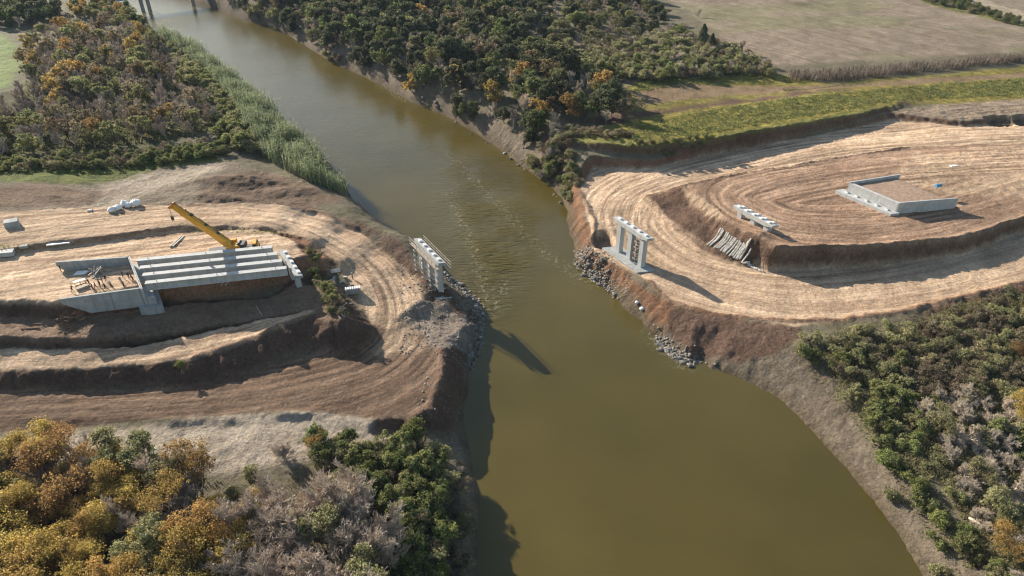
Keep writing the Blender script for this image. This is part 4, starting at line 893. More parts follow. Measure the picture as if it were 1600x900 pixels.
for i, ((x0, y0), (x1, y1)) in enumerate([((33, 515), (61, 513)), ((50, 508), (68, 506)), ((100, 522), (122, 510)), ((400, 478), (410, 494)), ((352, 447), (362, 436)), ((345, 448), (352, 438))]):
    a = ground(x0, y0, 11); b = ground(x1, y1, 11); mb = MB(); mb.tube(a+UZ*.14, b+UZ*.14, .13, n=7); ob = mb.build('rusty_pipe' if i < 3 else 'timber_pole', RUST if i < 3 else TIMBER, None, tuple((a+b)/2)); ob.location = (a+b)/2
    tag(ob, ['long rusty pipe lowest on the earth shelf at the left', 'short rusty pipe above the longer one on the earth shelf', 'rusty pipe slanting beside the brush heap', 'timber pole lying in the shaded hollow below the outermost girder', 'right one of two timber poles on the lit earth under the girders', 'left one of two timber poles on the lit earth under the girders'][i], 'pipe' if i < 3 else 'pole')
# dug-out roots and branches heaped on the earth shelf
p0 = ground(105, 503, 11.4); rs = np.random.default_rng(12); mb = MB()
for i in range(70):
    q = p0+np.array([rs.normal()*1.3, rs.normal()*.8, .1+rs.random()*.9]); dv = nrm([rs.normal(), rs.normal()*.8, rs.normal()*.5+.15]); ln = .5+rs.random()*1.0; q2 = q+dv*ln; mb.tube(q-dv*ln*.6, q2, .09*(.5+rs.random()), .04, 5); mb.tube(q2, q2+nrm(dv+rs.normal(size=3)*.6)*ln*.7, .04, .015, 4)
ob = mb.build('brush_pile', plain('dug_roots', (.10, .062, .042), .9, .4, 3), None, tuple(p0)); ob.location = p0; tag(ob, 'dark heap of dug out roots and branches below the left abutment', 'brush pile')
# ---- long pale rolls laid down the slope below the low right pier
ROLL = plain('geotextile_roll', (.50, .47, .42), .85, .2, 2.0, spots=(.36, .32, .27))
N_R = 25
for i in range(N_R):
    t = i/(N_R-1); tp = ground(1127+t*70+rng.normal()*.6, 357+t*49+rng.normal()*.8, 9); bt = ground(1106+t*78+rng.normal()*1.0, 383+t*40+rng.normal()*.9, 6.5)
    mb = MB(); r_ = .20+rng.random()*.05; n = 5; prev = None
    pts = [tp+(bt-tp)*s_ for s_ in np.linspace(0, 1, n)]
    for q in pts: q[2] = max(gz(q[0], q[1]), 0)+r_*.75
    for q0, q1 in zip(pts[:-1], pts[1:]): mb.tube(q0, q1, r_*(.95+.1*rng.random()), n=8)
    o = tuple(pts[2]); ob = mb.build('slope_roll', ROLL, None, o, smooth=True); ob.location = o
    tag(ob, 'long pale roll laid down the slope below the low right pier', 'roll', 'rolls lining the slope below the low pier')

# ---- rip-rap: every stone its own object
STONES = [plain('dark_stone', (.13, .115, .10), .9, .3, 2.5), plain('grey_stone', (.165, .15, .13), .9, .25, 2.5), plain('pale_stone', (.29, .27, .24), .9, .2, 2.5)]
rock_me = []
for i in range(12):
    m = blob(2, 90+i, .7, .25, 1); m.materials.append(STONES[[0, 0, 0, 1, 1, 0, 1, 0, 2, 1, 0, 1][i]]); rock_me.append(m)
def rocks(line, n, spread, smin, smax, label, group, z=1.0):
    W = world([(p[0], p[1], z) for p in line]); seg = np.hypot(*np.diff(W[:, :2], axis=0).T); cum = np.concatenate([[0], np.cumsum(seg)])
    for i in range(n):
        t = rng.random()*cum[-1]; j = min(np.searchsorted(cum, t)-1, len(seg)-1); j = max(j, 0); c = W[j]+(W[j+1]-W[j])*((t-cum[j])/seg[j]); x, y = c[0]+rng.normal()*spread, c[1]+rng.normal()*spread
        g = gz(x, y)
        if g < -1.0: continue
        s_ = smin+(smax-smin)*rng.random()**2.2; ob = link('boulder', rock_me[rng.integers(12)]); ob.location = (x, y, max(g, -.15)+s_*.2); ob.scale = (s_*(.8+.5*rng.random()), s_*(.7+.3*rng.random()), s_*(.7+.4*rng.random())); ob.rotation_euler = (rng.normal()*.3, rng.normal()*.3, rng.random()*6.3)
        tag(ob, label, 'boulder', group)
rocks([(905, 395), (912, 415), (925, 430), (940, 440), (952, 450), (958, 458)], 75, 1.3, .28, .85, 'boulder in the rock bank at the foot of the tall right pier', 'boulders below the tall right pier')
rocks([(1028, 526), (1045, 546), (1060, 560), (1080, 565), (1090, 563)], 80, .8, .26, .8, 'boulder along the waterline below the red earth slope on the right bank', 'boulders below the red earth slope')
rocks([(700, 435), (725, 458), (742, 470), (748, 490), (748, 515), (742, 540), (733, 565)], 95, 1.1, .32, 1.0, 'boulder heaped on the point below the scaffolded left pier', 'boulders on the left point')
rocks([(640, 135), (700, 182), (760, 222), (800, 248), (850, 285), (885, 325)], 40, 1.6, .3, 1.1, 'dark boulder on the far wooded river bank', 'boulders on the wooded far bank')
for (px, py, s_, lb) in ((1003, 484, .5, 'white sack stuck on the red slope, nearest the water'), (995, 474, .4, 'smaller white sack above the other one on the red slope')):
    p = ground(px, py, 2.5); ob = link('white_sack', bag_me[0]); ob.location = (p[0], p[1], p[2]+.3); ob.scale = (s_*1.2, s_, s_); tag(ob, lb, 'sack')
# rubble scattered round the left pier, too many and too small to count
V_ = []; F_ = []; ico = rock_me[3]; iv = np.array([v.co[:] for v in blob(1, 3, .7, .3, 1).vertices]); iff = np.array([p.vertices[:] for p in blob(1, 3, .7, .3, 1).polygons])
for i in range(4200):
    k_ = rng.random()
    if k_ < .62:
        ln_ = [[(905, 395), (912, 415), (925, 430), (940, 440), (958, 458)], [(1020, 520), (1045, 548), (1060, 560), (1090, 563)], [(700, 435), (725, 458), (744, 470), (750, 490), (750, 515), (744, 540), (733, 565)]][i % 3]
        j_ = int(rng.integers(len(ln_)-1)); t_ = rng.random(); px = ln_[j_][0]+(ln_[j_+1][0]-ln_[j_][0])*t_; py = ln_[j_][1]+(ln_[j_+1][1]-ln_[j_][1])*t_
        p = at(px, py, 1.0); x_, y_ = p[0]+rng.normal()*1.4, p[1]+rng.normal()*1.4; g = gz(x_, y_)
        if g < -.5: continue
        s_ = .12+.30*rng.random()**2; V_.append(iv*s_*(.7+.6*rng.random(3))+np.array([x_, y_, max(g, -.1)+s_*.25])); F_.append(iff+len(iv)*(len(V_)-1)); continue
    k_ = (k_-.62)/.38
    if k_ < .6: px, py = rng.uniform(625, 745), rng.uniform(425, 560)
    elif k_ < .8: px, py = rng.uniform(905, 960), rng.uniform(395, 440)
    elif k_ < .9: px, py = rng.uniform(640, 720), rng.uniform(560, 680)
    else: px, py = rng.uniform(100, 260), rng.uniform(495, 525)
    p = at(px, py, 4.5 if px > 400 else 11); g = gz(p[0], p[1])
    if g < .1: continue
    s_ = .06+.22*rng.random()**3; V_.append(iv*s_*(.7+.6*rng.random(3))+np.array([p[0], p[1], g+s_*.2])); F_.append(iff+len(iv)*(len(V_)-1))
tag(link('rubble', mesh_np('rubble', np.concatenate(V_), np.concatenate(F_), plain('rubble_stone', (.17, .145, .12), .9, .4, 1.3))), kind='stuff')
# ---- blue bridge far upstream
p0, p1 = at(186, -6, 10), at(330, -24, 10); d_ = nrm((p1-p0)*[1, 1, 0]); p1 = p0+d_*np.linalg.norm(p1-p0)
o = tuple(p0*[1, 1, 0]); root = empty('far_bridge', o, 'blue steel bridge crossing the river far upstream', 'bridge'); s2 = np.array([d_[1], -d_[0], 0]); LB = np.linalg.norm(p1-p0)
mb = MB(); mb.box((p0+p1)/2-UZ*1.2, (LB/2+10, 3.2, .9), d_, s2, UZ); mb.build('deck', BLUE_STEEL, root, o)
for s_ in (-1, 1):
    mb = MB()
    for h_ in (.7, 1.4): mb.beam(p0-d_*10+s2*s_*3+UZ*h_, p1+d_*10+s2*s_*3+UZ*h_, .16, .16)
    for i in range(30): q = p0+(p1-p0)*i/29+s2*s_*3; mb.beam(q-UZ*.4, q+UZ*1.4, .14, .14)
    mb.build('railing', BLUE_STEEL, root, o)
for t in (.2, .27, .75):
    q = p0+(p1-p0)*t; mb = MB(); mb.tube([*q[:2], -2], [*q[:2], q[2]-2], 1.1, n=10); mb.build('pier', CONC_OLD, root, o)
# ================================================================= vegetation
def leaf_mat(name, cols, trans=.45, clump=1.6):
    """leaf colours: picked per leaf between cols, shifted per plant"""
    k = NT(name); isl = k.n('ShaderNodeNewGeometry').outputs['Random Per Island']; oi = k.n('ShaderNodeObjectInfo').outputs['Random']
    r_ = k.n('ShaderNodeValToRGB'); k.set(r_, 0, k.math('ADD', k.math('MULTIPLY', k.noise(k.coord(), clump, 2, .6), .9), k.math('MULTIPLY', k.math('SUBTRACT', isl, .45), .75)))
    el = r_.color_ramp.elements
    while len(el) < len(cols): el.new(.5)
    for i, c in enumerate(cols): el[i].position = .15+.7*i/(len(cols)-1); el[i].color = (*c, 1)
    h = k.n('ShaderNodeHueSaturation'); k.set(h, 'Hue', k.ramp(oi, 0, 1, .485, .515)); k.set(h, 'Value', k.ramp(k.math('FRACT', k.math('MULTIPLY', oi, 7.31)), 0, 1, .7, 1.3)); k.set(h, 'Saturation', .84); k.set(h, 'Color', r_.outputs[0])
    k.set(k.b, 'Base Color', h.outputs[0]); k.b.inputs['Roughness'].default_value = .7; k.b.inputs['Specular IOR Level'].default_value = .2
    tr = k.n('ShaderNodeBsdfTranslucent'); k.set(tr, 0, h.outputs[0]); mx = k.n('ShaderNodeMixShader'); k.set(mx, 0, trans); k.t.links.new(k.b.outputs[0], mx.inputs[1]); k.t.links.new(tr.outputs[0], mx.inputs[2])
    k.t.links.new(mx.outputs[0], k.t.nodes['Material Output'].inputs[0]); return k.m
def bark_mat(name, col):
    k = NT(name); oi = k.n('ShaderNodeObjectInfo').outputs['Random']
    c = k.mix(k.noise(k.coord(), 1.2, 3), tuple(x*.7 for x in col), tuple(x*1.3 for x in col)); c = k.mix(1.0, c, k.mix(oi, (.75, .75, .78), (1.2, 1.15, 1.1)), 'MULTIPLY')
    k.set(k.b, 'Base Color', c); k.b.inputs['Roughness'].default_value = .9; k.b.inputs['Specular IOR Level'].default_value = .1; return k.m
BARK = bark_mat('bark', (.15, .12, .095)); TWIG = bark_mat('bare_twigs', (.50, .42, .34)); TWIG_D = bark_mat('dark_twigs', (.36, .29, .24)); TWIG_P = bark_mat('pale_twigs', (.50, .43, .345))
LV = dict(
    dark=leaf_mat('evergreen_leaves', [(0.043, 0.061, 0.023), (0.090, 0.104, 0.041), (0.160, 0.152, 0.065)]),
    green=leaf_mat('green_leaves', [(0.070, 0.098, 0.022), (0.140, 0.168, 0.036), (0.238, 0.238, 0.063)]),
    bright=leaf_mat('bright_leaves', [(.10, .13, .025), (.20, .23, .045), (.32, .34, .08)]),
    olive=leaf_mat('olive_leaves', [(0.112, 0.124, 0.041), (0.225, 0.225, 0.068), (0.360, 0.315, 0.102)]),
    yellow=leaf_mat('yellow_leaves', [(0.208, 0.149, 0.023), (0.446, 0.282, 0.030), (0.620, 0.371, 0.038)]),
    orange=leaf_mat('orange_leaves', [(0.166, 0.103, 0.028), (0.373, 0.193, 0.034), (0.497, 0.235, 0.048)]),
    tan=leaf_mat('dry_leaves', [(.13, .10, .055), (.26, .20, .105), (.39, .31, .17)]),
    brown=leaf_mat('brown_brush', [(.09, .07, .04), (.18, .135, .075), (.27, .20, .11)]),
    russet=leaf_mat('russet_leaves', [(.11, .08, .035), (.22, .15, .06), (.32, .20, .075)]),
    straw=leaf_mat('straw_olive_leaves', [(.15, .15, .05), (.30, .28, .10), (.45, .40, .18)]),
    meadow=leaf_mat('meadow_green_leaves', [(.10, .125, .03), (.21, .23, .055), (.34, .34, .10)]),
    reed=leaf_mat('reed_leaves', [(0.100, 0.125, 0.044), (0.213, 0.237, 0.094), (0.338, 0.338, 0.163)], .3),
    dryreed=leaf_mat('dry_reed_leaves', [(0.138, 0.099, 0.069), (0.276, 0.200, 0.145), (0.386, 0.290, 0.214)], .3),
    grass=leaf_mat('tall_grass', [(0.119, 0.151, 0.034), (0.254, 0.288, 0.059), (0.405, 0.389, 0.101)], .3, .25))

def quads(P, N, size, rs, asp=.55):
    """one small leaf-shaped quad per point, facing N"""
    n = len(P); a = rs.normal(size=(n, 3)); T_ = np.cross(N, a); T_ /= np.linalg.norm(T_, axis=1)[:, None]+1e-9; B_ = np.cross(N, T_); B_ /= np.linalg.norm(B_, axis=1)[:, None]+1e-9
    s_ = np.asarray(size)[:, None]*(.6+.8*rs.random((n, 1)))
    V = np.stack([P-T_*s_, P-B_*s_*asp+N*s_*.15, P+T_*s_, P+B_*s_*asp+N*s_*.15], 1).reshape(-1, 3)
    return V, np.arange(4*n).reshape(-1, 4)
def segs(P0, P1, R0, R1, n=3):
    P0, P1 = np.asarray(P0, float), np.asarray(P1, float); m = len(P0); d = P1-P0; d /= np.linalg.norm(d, axis=1)[:, None]+1e-9
    a = np.where(np.abs(d[:, 2:3]) < .9, np.array([[0, 0, 1.]]), np.array([[1., 0, 0]])); x = np.cross(d, a); x /= np.linalg.norm(x, axis=1)[:, None]; y = np.cross(d, x)
    an = np.arange(n)*2*math.pi/n; ring = x[:, None, :]*np.cos(an)[None, :, None]+y[:, None, :]*np.sin(an)[None, :, None]
    V = np.concatenate([P0[:, None]+ring*np.asarray(R0)[:, None, None], P1[:, None]+ring*np.asarray(R1)[:, None, None]], 1).reshape(-1, 3)
    b = (np.arange(m)*2*n)[:, None, None]; i = np.arange(n); q = np.stack([i, (i+1) % n, n+(i+1) % n, n+i], 1)[None]
    return V, (b+q).reshape(-1, 4)
def rot_about(d, ang, rs):
    a = rs.normal(size=3); ax = nrm(np.cross(d, a)); return d*math.cos(ang)+np.cross(ax, d)*math.sin(ang)
def branch_tree(rs, h, levels, nchild, trunk_r, spread=.6, up=.15, first=.25, ratio=.62, multi=1):
    """returns thick segments and fine segments"""
    thick = []; fine = []; tips = []
    def grow(p, d, ln, r_, lv):
        steps = 3 if lv > 0 else 2; q = p
        pts = [p]
        for i in range(steps):
            d = nrm(d+rs.normal(size=3)*.13+UZ*up*.5); q2 = q+d*ln/steps; r2 = r_*(1-.28*(i+1)/steps*1.2)
            (thick if lv >= levels-1 else fine).append((q, q2, max(r_*(1-.25*i/steps), .012), max(r2, .008))); q = q2; pts.append(q)
        if lv == 0: tips.append(q); return
        n = nchild[levels-lv] if levels-lv < len(nchild) else nchild[-1]
        for c in range(n):
            t = first+(1-first)*(c+rs.random())/n; i = min(int(t*steps), steps-1); b = pts[i]+(pts[i+1]-pts[i])*(t*steps-i)
            grow(b, nrm(rot_about(d, spread*(.6+.7*rs.random()), rs)+UZ*up), ln*ratio*(.7+.5*rs.random())*(1.1-.35*t), r_*.55*(1.1-.4*t), lv-1)
    for m in range(multi):
        d = nrm(np.array([rs.normal()*.12*(1+multi*.9), rs.normal()*.12*(1+multi*.9), 1])); grow(np.array([rs.normal()*.1*(multi-1), rs.normal()*.1*(multi-1), -.4]), d, h*.52, trunk_r, levels)
    return thick, fine, tips
def seg_mesh(name, L_, mat, n):
    V, Fq = segs([s_[0] for s_ in L_], [s_[1] for s_ in L_], [s_[2] for s_ in L_], [s_[3] for s_ in L_], n); return mesh_np(name, V, Fq, mat)
def bare(seed, h, mat, nch=(6, 5, 5, 5), spread=.62, multi=1, tw=1.0, up=.16, levels=4):
    rs = np.random.default_rng(seed); th, fi, tips = branch_tree(rs, h, levels, nch, h*.017+.03, spread, up, .22, .62, multi)
    fi = [(a, b, r0*tw+.006, r1*tw+.006) for a, b, r0, r1 in fi]
    return [('trunk', seg_mesh('trunk', th, mat, 6)), ('crown', seg_mesh('crown', fi, mat, 3))]
def leafy(seed, h, rad, lm, n_cl, per, leaf, bark=None, low=.25, flat=.8, sparse=0.0, multi=1, twig=True, tall=1.0):
    bark = bark or BARK
    rs = np.random.default_rng(seed); th, fi, tips = branch_tree(rs, h*1.05, 2, (6, 5), h*.016+.03, .6, .2, .3, .6, multi)
    C = []; 
    n_cl = int(n_cl*1.9); per = max(8, int(per*.36)); leaf = leaf*1.3; lob = rs.normal(size=(5, 3))*[rad*.75, rad*.75, h*.20]
    for i in range(n_cl):
        b = lob[rs.integers(5)]; u = nrm(rs.normal(size=3)); u[2] = abs(u[2])*1.1-.25; rr = rad*(.25+.65*rs.random()**.7)
        C.append([b[0]*.8+u[0]*rr*.75, b[1]*.8+u[1]*rr*.75, h*(low+(1-low)*.5)+b[2]+u[2]*h*(1-low)*.5*tall])
    C = np.array(C); C[:, 2] = np.clip(C[:, 2], h*low*.6, h*1.02)
    r_c = rad*.20*(.4+1.2*rs.random(n_cl)); cen = C.mean(0)
    P_ = []; N_ = []
    for c, rc in zip(C, r_c):
        u = rs.normal(size=(per, 3)); u /= np.linalg.norm(u, axis=1)[:, None]; rr = rc*(.15+1.1*rs.random((per, 1))**.7)
        P_.append(c+u*rr*[1, 1, flat]); out = u*.55+nrm(c-cen+UZ*.6)*.5+rs.normal(size=(per, 3))*.7; N_.append(out/np.linalg.norm(out, axis=1)[:, None])
    P_ = np.concatenate(P_); N_ = np.concatenate(N_)
    V, Fq = quads(P_, N_, np.full(len(P_), leaf), rs)
    # limbs reaching into the clumps
    th += [(np.array([0, 0, h*low*.8])+rs.normal(size=3)*.05, c, .02+h*.005, .02) for c in C[::3]]
    return [('trunk', seg_mesh('trunk', th+(fi if twig else []), bark, 5)), ('crown', mesh_np('crown', V, Fq, lm))]
def conifer(seed, h, rad, lm, n, leaf):
    rs = np.random.default_rng(seed); t = rs.random(n)**.8; z = h*(.08+.92*t); rr = rad*np.sin(np.clip((1-t)*1.9+.12, 0, 1.57))*(.75+.3*rs.random(n)); a = rs.random(n)*6.283
    lump = 1+.25*np.sin(a*3+z*1.7)+.15*np.sin(a*5-z*2.3); P_ = np.stack([np.cos(a)*rr*lump, np.sin(a)*rr*lump, z], 1); N_ = np.stack([np.cos(a), np.sin(a), .5+0*a], 1)+rs.normal(size=(n, 3))*.35; N_ /= np.linalg.norm(N_, axis=1)[:, None]
    V, Fq = quads(P_, N_, np.full(n, leaf), rs, .6); mb_ = [(np.array([0, 0, -.3]), np.array([0, 0, h*.9]), .22, .04)]
    return [('trunk', seg_mesh('trunk', mb_, BARK, 6)), ('crown', mesh_np('crown', V, Fq, lm))]
def mixcrown(a, b): return a
KIND = {}
# name -> (object name, category, variants, height of the model)
KIND['bare'] = ('bare_tree', 'tree', [bare(i, 8, TWIG, (6, 6, 5, 4), tw=2.6) for i in range(4)])
KIND['bare_near'] = ('bare_tree', 'tree', [bare(20+i, 8, TWIG, (7, 6, 6, 5), .7, 2, 1.3) for i in range(3)])
KIND['bare_dark'] = ('bare_tree', 'tree', [bare(30+i, 8, TWIG_D, (6, 6, 5, 4), tw=2.6) for i in range(3)])
KIND['bare_pale'] = ('bare_shrub', 'shrub', [bare(40+i, 5, TWIG_P, (7, 6, 6, 4), .75, 3, 1.0, .05, 4) for i in range(3)])
KIND['thin'] = ('bare_tree', 'tree', [bare(50, 9, TWIG_D, (4, 4, 3, 3), .45, 1, .8, .3)])
KIND['evergreen'] = ('evergreen_tree', 'tree', [leafy(60+i, 8, 2.9, LV['dark'], 70, 60, .24, twig=False) for i in range(4)])
KIND['greentree'] = ('leafy_tree', 'tree', [leafy(70+i, 7.5, 2.7, LV['green'], 60, 60, .23, twig=False) for i in range(3)])
KIND['olivetree'] = ('leafy_tree', 'tree', [leafy(80+i, 7, 2.6, LV['olive'], 50, 55, .20) for i in range(3)])
KIND['orange_far'] = ('autumn_tree', 'tree', [leafy(90+i, 7.5, 2.6, LV['russet'], 45, 50, .20) for i in range(3)])
KIND['yellow_far'] = ('autumn_tree', 'tree', [leafy(95+i, 7.5, 2.5, LV['yellow'], 45, 50, .20) for i in range(2)])
KIND['tan_far'] = ('autumn_tree', 'tree', [leafy(98+i, 7.5, 2.6, LV['tan'], 42, 50, .18) for i in range(2)])
KIND['yellow'] = ('autumn_tree', 'tree', [leafy(100+i, 7, 3.0, LV['yellow'], 88, 130, .085, low=.3) for i in range(3)])
KIND['orange'] = ('autumn_tree', 'tree', [leafy(110+i, 7, 2.9, LV['orange'], 76, 120, .085, low=.3) for i in range(2)])
KIND['olive'] = ('leafy_tree', 'tree', [leafy(115+i, 6, 2.3, LV['straw'], 80, 120, .10, low=.25) for i in range(3)])
KIND['brightbush'] = ('green_shrub', 'shrub', [leafy(120+i, 3.4, 1.9, LV['bright'], 60, 110, .10, low=.1, multi=2) for i in range(2)])
KIND['greenbush'] = ('green_shrub', 'shrub', [leafy(130+i, 3.2, 1.8, LV['meadow'], 55, 100, .11, low=.1, multi=2) for i in range(3)])
KIND['olivebush'] = ('olive_shrub', 'shrub', [leafy(140+i, 2.8, 1.7, LV['straw'], 45, 85, .10, low=.1, multi=2) for i in range(3)])
KIND['brownbush'] = ('brown_shrub', 'shrub', [leafy(150+i, 2.6, 1.7, LV['tan'] if i else LV['brown'], 42, 80, .09, low=.1, multi=3) for i in range(3)])
KIND['tanbush'] = ('brown_shrub', 'shrub', [leafy(160+i, 2.6, 1.6, LV['tan'], 40, 75, .09, low=.1, multi=3) for i in range(2)])
KIND['conifer'] = ('conifer', 'tree', [conifer(170+i, 11, 2.3, LV['dark'], 6000, .2) for i in range(2)])
KIND['roundtree'] = ('round_tree', 'tree', [leafy(180, 8, 4.0, LV['bright'], 110, 90, .2, low=.15, twig=False)])
COUNT = {}
PLANTS = []
def plant(kind, x, y, s_, label, group, sz=1.0, sink=.0):
    PLANTS.append((kind, x, y, s_, label, group, int(rng.integers(len(KIND[kind][2]))), rng.normal()*.04, rng.normal()*.04, rng.random()*6.283))
def seen(x, y, h):
    """roughly inside the view, with a margin for a step to the side"""
    d = np.array([x, y, gz(x, y)+h*.5])-[0, 0, ZC]; fw = d[1]*_ca-d[2]*_sa
    px, py = 800+F*d[0]/fw, 450-F*(d[1]*_sa+d[2]*_ca)/fw; m = F/fw*h*.6
    return -90-m < px < 1690+m and -60-m < py < 925+m
def finish_plants():
    by = {}
    for q in PLANTS:
        nm, cat, var = KIND[q[0]]
        if seen(q[1], q[2], 7*q[3]): by.setdefault(nm, []).append(q)
    for nm, L_ in by.items():
        L_.sort(key=lambda q: (q[5] is not None, q[1]**2+q[2]**2)); cat = KIND[L_[0][0]][1]
        for (kd, x, y, s_, lb, gr, vi, rx, ry, rz) in L_[:295]:
            root = bpy.data.objects.new(nm, None); COL.objects.link(root); root.empty_display_size = .5
            root.location = (x, y, gz(x, y)-.1); root.rotation_euler = (rx, ry, rz); root.scale = (s_, s_, s_); tag(root, lb, cat, gr)
            for pn, me_ in KIND[kd][2][vi]: link(pn, me_, root)
        rest = L_[295:]
        if len(rest) > 5:                      # the farthest ones, past three hundred of a kind: one mass
            Vs, Fs, Ms, mats, cnt = [], [], [], [], 0
            for (kd, x, y, s_, lb, gr, vi, rx, ry, rz) in rest:
                M_ = np.array([[math.cos(rz), -math.sin(rz), 0], [math.sin(rz), math.cos(rz), 0], [0, 0, 1]])*s_
                for pn, me_ in KIND[kd][2][vi]:
                    n = len(me_.vertices); v = np.empty(n*3, np.float32); me_.vertices.foreach_get('co', v); v = v.reshape(-1, 3)
                    f = np.empty(len(me_.loops), np.int32); me_.loops.foreach_get('vertex_index', f); f = f.reshape(-1, 4)
                    if pn == 'crown' and nm != 'bare_tree':
                        f = f[::2]
                        if len(f) > 5: c = v[f].mean(1, keepdims=True); v = v.copy(); v[f] = c+(v[f]-c)*1.35
                    Vs.append(v@M_.T+[x, y, gz(x, y)-.1]); Fs.append(f+cnt); cnt += n; m = me_.materials[0]
                    if m not in mats: mats.append(m)
                    Ms.append(np.full(len(f), mats.index(m)))
            me_ = mesh_np('distant_'+nm+'s', np.concatenate(Vs), np.concatenate(Fs), None, mats=mats, fmat=np.concatenate(Ms)); tag(link('distant_'+nm+'s', me_), kind='stuff')
        print('PLANTS', nm, len(L_), len(rest))
def scatter(poly, z, spacing, mix, label, group, smin=.8, smax=1.25, cap=999, jit=.75, maxtries=None, avoid_water=True, rot=None):
    W = world([(p[0], p[1], z) for p in poly]); x0, y0 = W[:, 0].min(), W[:, 1].min(); x1, y1 = W[:, 0].max(), W[:, 1].max(); pts = []
    names = list(mix); pr = np.array([mix[n_] for n_ in names], float); pr /= pr.sum(); row = 0; n = 0
    y = y0
    while y < y1:
        x = x0+(row % 2)*spacing/2
        while x < x1:
            qx, qy = x+rng.normal()*spacing*.28*jit, y+rng.normal()*spacing*.28*jit; x += spacing
            if not inside(np.array([qx]), np.array([qy]), W)[0] or n >= cap: continue
            if gz(qx, qy) < .5: continue
            kd = names[rng.choice(len(names), p=pr)]; nz_ = vnoise(np.array([qx*.06]), np.array([qy*.06]), 5)[0]
            s_ = smin+(smax-smin)*(.6*rng.random()+.4*nz_)
            lb = label(kd) if callable(label) else label
            plant(kd, qx, qy, s_, lb, group if not callable(group) else group(kd)); n += 1
        y += spacing*.866; row += 1
    return n
WORDS = dict(bare='leafless grey tree', bare_near='leafless many-stemmed grey tree', bare_dark='leafless dark brown tree', bare_pale='leafless pale twiggy shrub', evergreen='dense dark evergreen tree', greentree='mid green leafy tree', olivetree='thin olive green tree',
             orange_far='orange autumn tree', yellow_far='yellow autumn tree', tan_far='dry tan-leaved tree', yellow='yellow autumn tree', orange='orange-brown autumn tree', olive='olive green loose tree', brightbush='bright green leafy shrub', greenbush='mid green leafy shrub', olivebush='olive green shrub', brownbush='dry brown shrub', tanbush='dry tan shrub', thin='thin bare tree', conifer='dark conifer')
def lab(where): return (lambda kd: WORDS[kd]+' '+where), (lambda kd: WORDS[kd]+'s '+where)
# woods at the upper left
l_, g_ = lab('in the upper left riverside wood')
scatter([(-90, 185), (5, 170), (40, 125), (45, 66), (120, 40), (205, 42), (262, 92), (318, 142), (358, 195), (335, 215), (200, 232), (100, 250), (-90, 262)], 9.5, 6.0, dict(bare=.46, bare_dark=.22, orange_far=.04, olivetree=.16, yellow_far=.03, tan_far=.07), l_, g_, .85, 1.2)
l_, g_ = lab('beyond the pale green field at the upper left')
scatter([(-60, 45), (60, 42), (110, 22), (60, 8), (-60, 14)], 9, 7, dict(evergreen=.5, greentree=.4, bare=.1), l_, g_, .8, 1.1)
l_, g_ = lab('on the point below the far bridge')
scatter([(120, 40), (200, 42), (222, 58), (232, 45), (200, 20), (150, 12), (110, 22)], 7, 6.0, dict(greentree=.3, olivetree=.4, yellow_far=.3), l_, g_, .6, .9)
# woods across the river
l_, g_ = lab('in the wood across the river')
scatter([(330, -22), (395, 22), (455, 42), (500, 72), (560, 102), (640, 140), (720, 180), (790, 225), (850, 240), (900, 205), (975, 205), (985, 170), (930, 130), (860, 108), (830, 60), (800, 20), (800, -30), (560, -40)], 10, 7.0,
        dict(evergreen=.38, bare=.21, greentree=.13, olivetree=.13, orange_far=.03, tan_far=.08, yellow_far=.04), l_, g_, .65, 1.65)
scatter([(800, 20), (830, 60), (900, 75), (980, 60), (1040, 40), (1030, -10), (960, -30), (800, -30)], 12, 7.5, dict(evergreen=.35, bare_dark=.3, olivetree=.3, orange_far=.05), l_, g_, .7, 1.0)
l_, g_ = lab('in the scrub between wood and field')
scatter([(830, 62), (920, 78), (1000, 62), (1060, 45), (1110, 70), (1185, 100), (1210, 118), (1120, 120), (1010, 130), (960, 128), (880, 108)], 11, 4.6, dict(olivebush=.55, greenbush=.2, brownbush=.15, bare_pale=.1), l_, g_, 1.0, 1.7)
l_, g_ = lab('on the far bank below the wood')
scatter([(440, 46), (500, 80), (560, 108), (640, 146), (720, 190), (790, 235), (850, 275), (880, 262), (855, 240), (790, 222), (720, 178), (640, 138), (560, 98), (500, 66)], 6, 2.9, dict(olivebush=.35, brownbush=.35, bare_pale=.15, greenbush=.15), l_, g_, .8, 1.3)
l_, g_ = lab('at the west end of the grassy terrace')
scatter([(850, 225), (900, 208), (960, 215), (1000, 222), (960, 226), (900, 216), (870, 225)], 10.5, 2.6, dict(brownbush=.4, olivebush=.35, tanbush=.25), l_, g_, .7, 1.1)
l_, g_ = lab('on the bank beside the right haul road')
scatter([(840, 250), (880, 240), (900, 260), (905, 290), (890, 300), (865, 280)], 6, 2.6, dict(greenbush=.4, olivebush=.4, brownbush=.2), l_, g_, .6, 1.0)
p = ground(908, 42, 11); plant('roundtree', p[0], p[1], 1.05, 'bright green round tree standing out in the dark wood across the river', None)
for (px, py, s_, lb) in ((1096, 76, 1.0, 'dark conifer at the near corner of the ploughed field'), (1110, 84, .8, 'shorter dark conifer right of the other one by the field corner')):
    p = ground(px, py, 12); plant('conifer', p[0], p[1], s_, lb, None)
for (px, py, s_, lb) in ((1160, 84, 1.0, 'wide bare tree right of the dark conifers'), (1092, 28, .8, 'small bare tree on the edge of the ploughed field')):
    p = ground(px, py, 12); plant('bare_dark', p[0], p[1], s_, lb, None)
l_, g_ = lab('in the strip beyond the ploughed field')
scatter([(1405, -26), (1440, 0), (1530, 26), (1610, 46), (1600, 36), (1530, 12), (1460, -26)], 12, 5, dict(greenbush=.6, tanbush=.4), l_, g_, .7, 1.1)
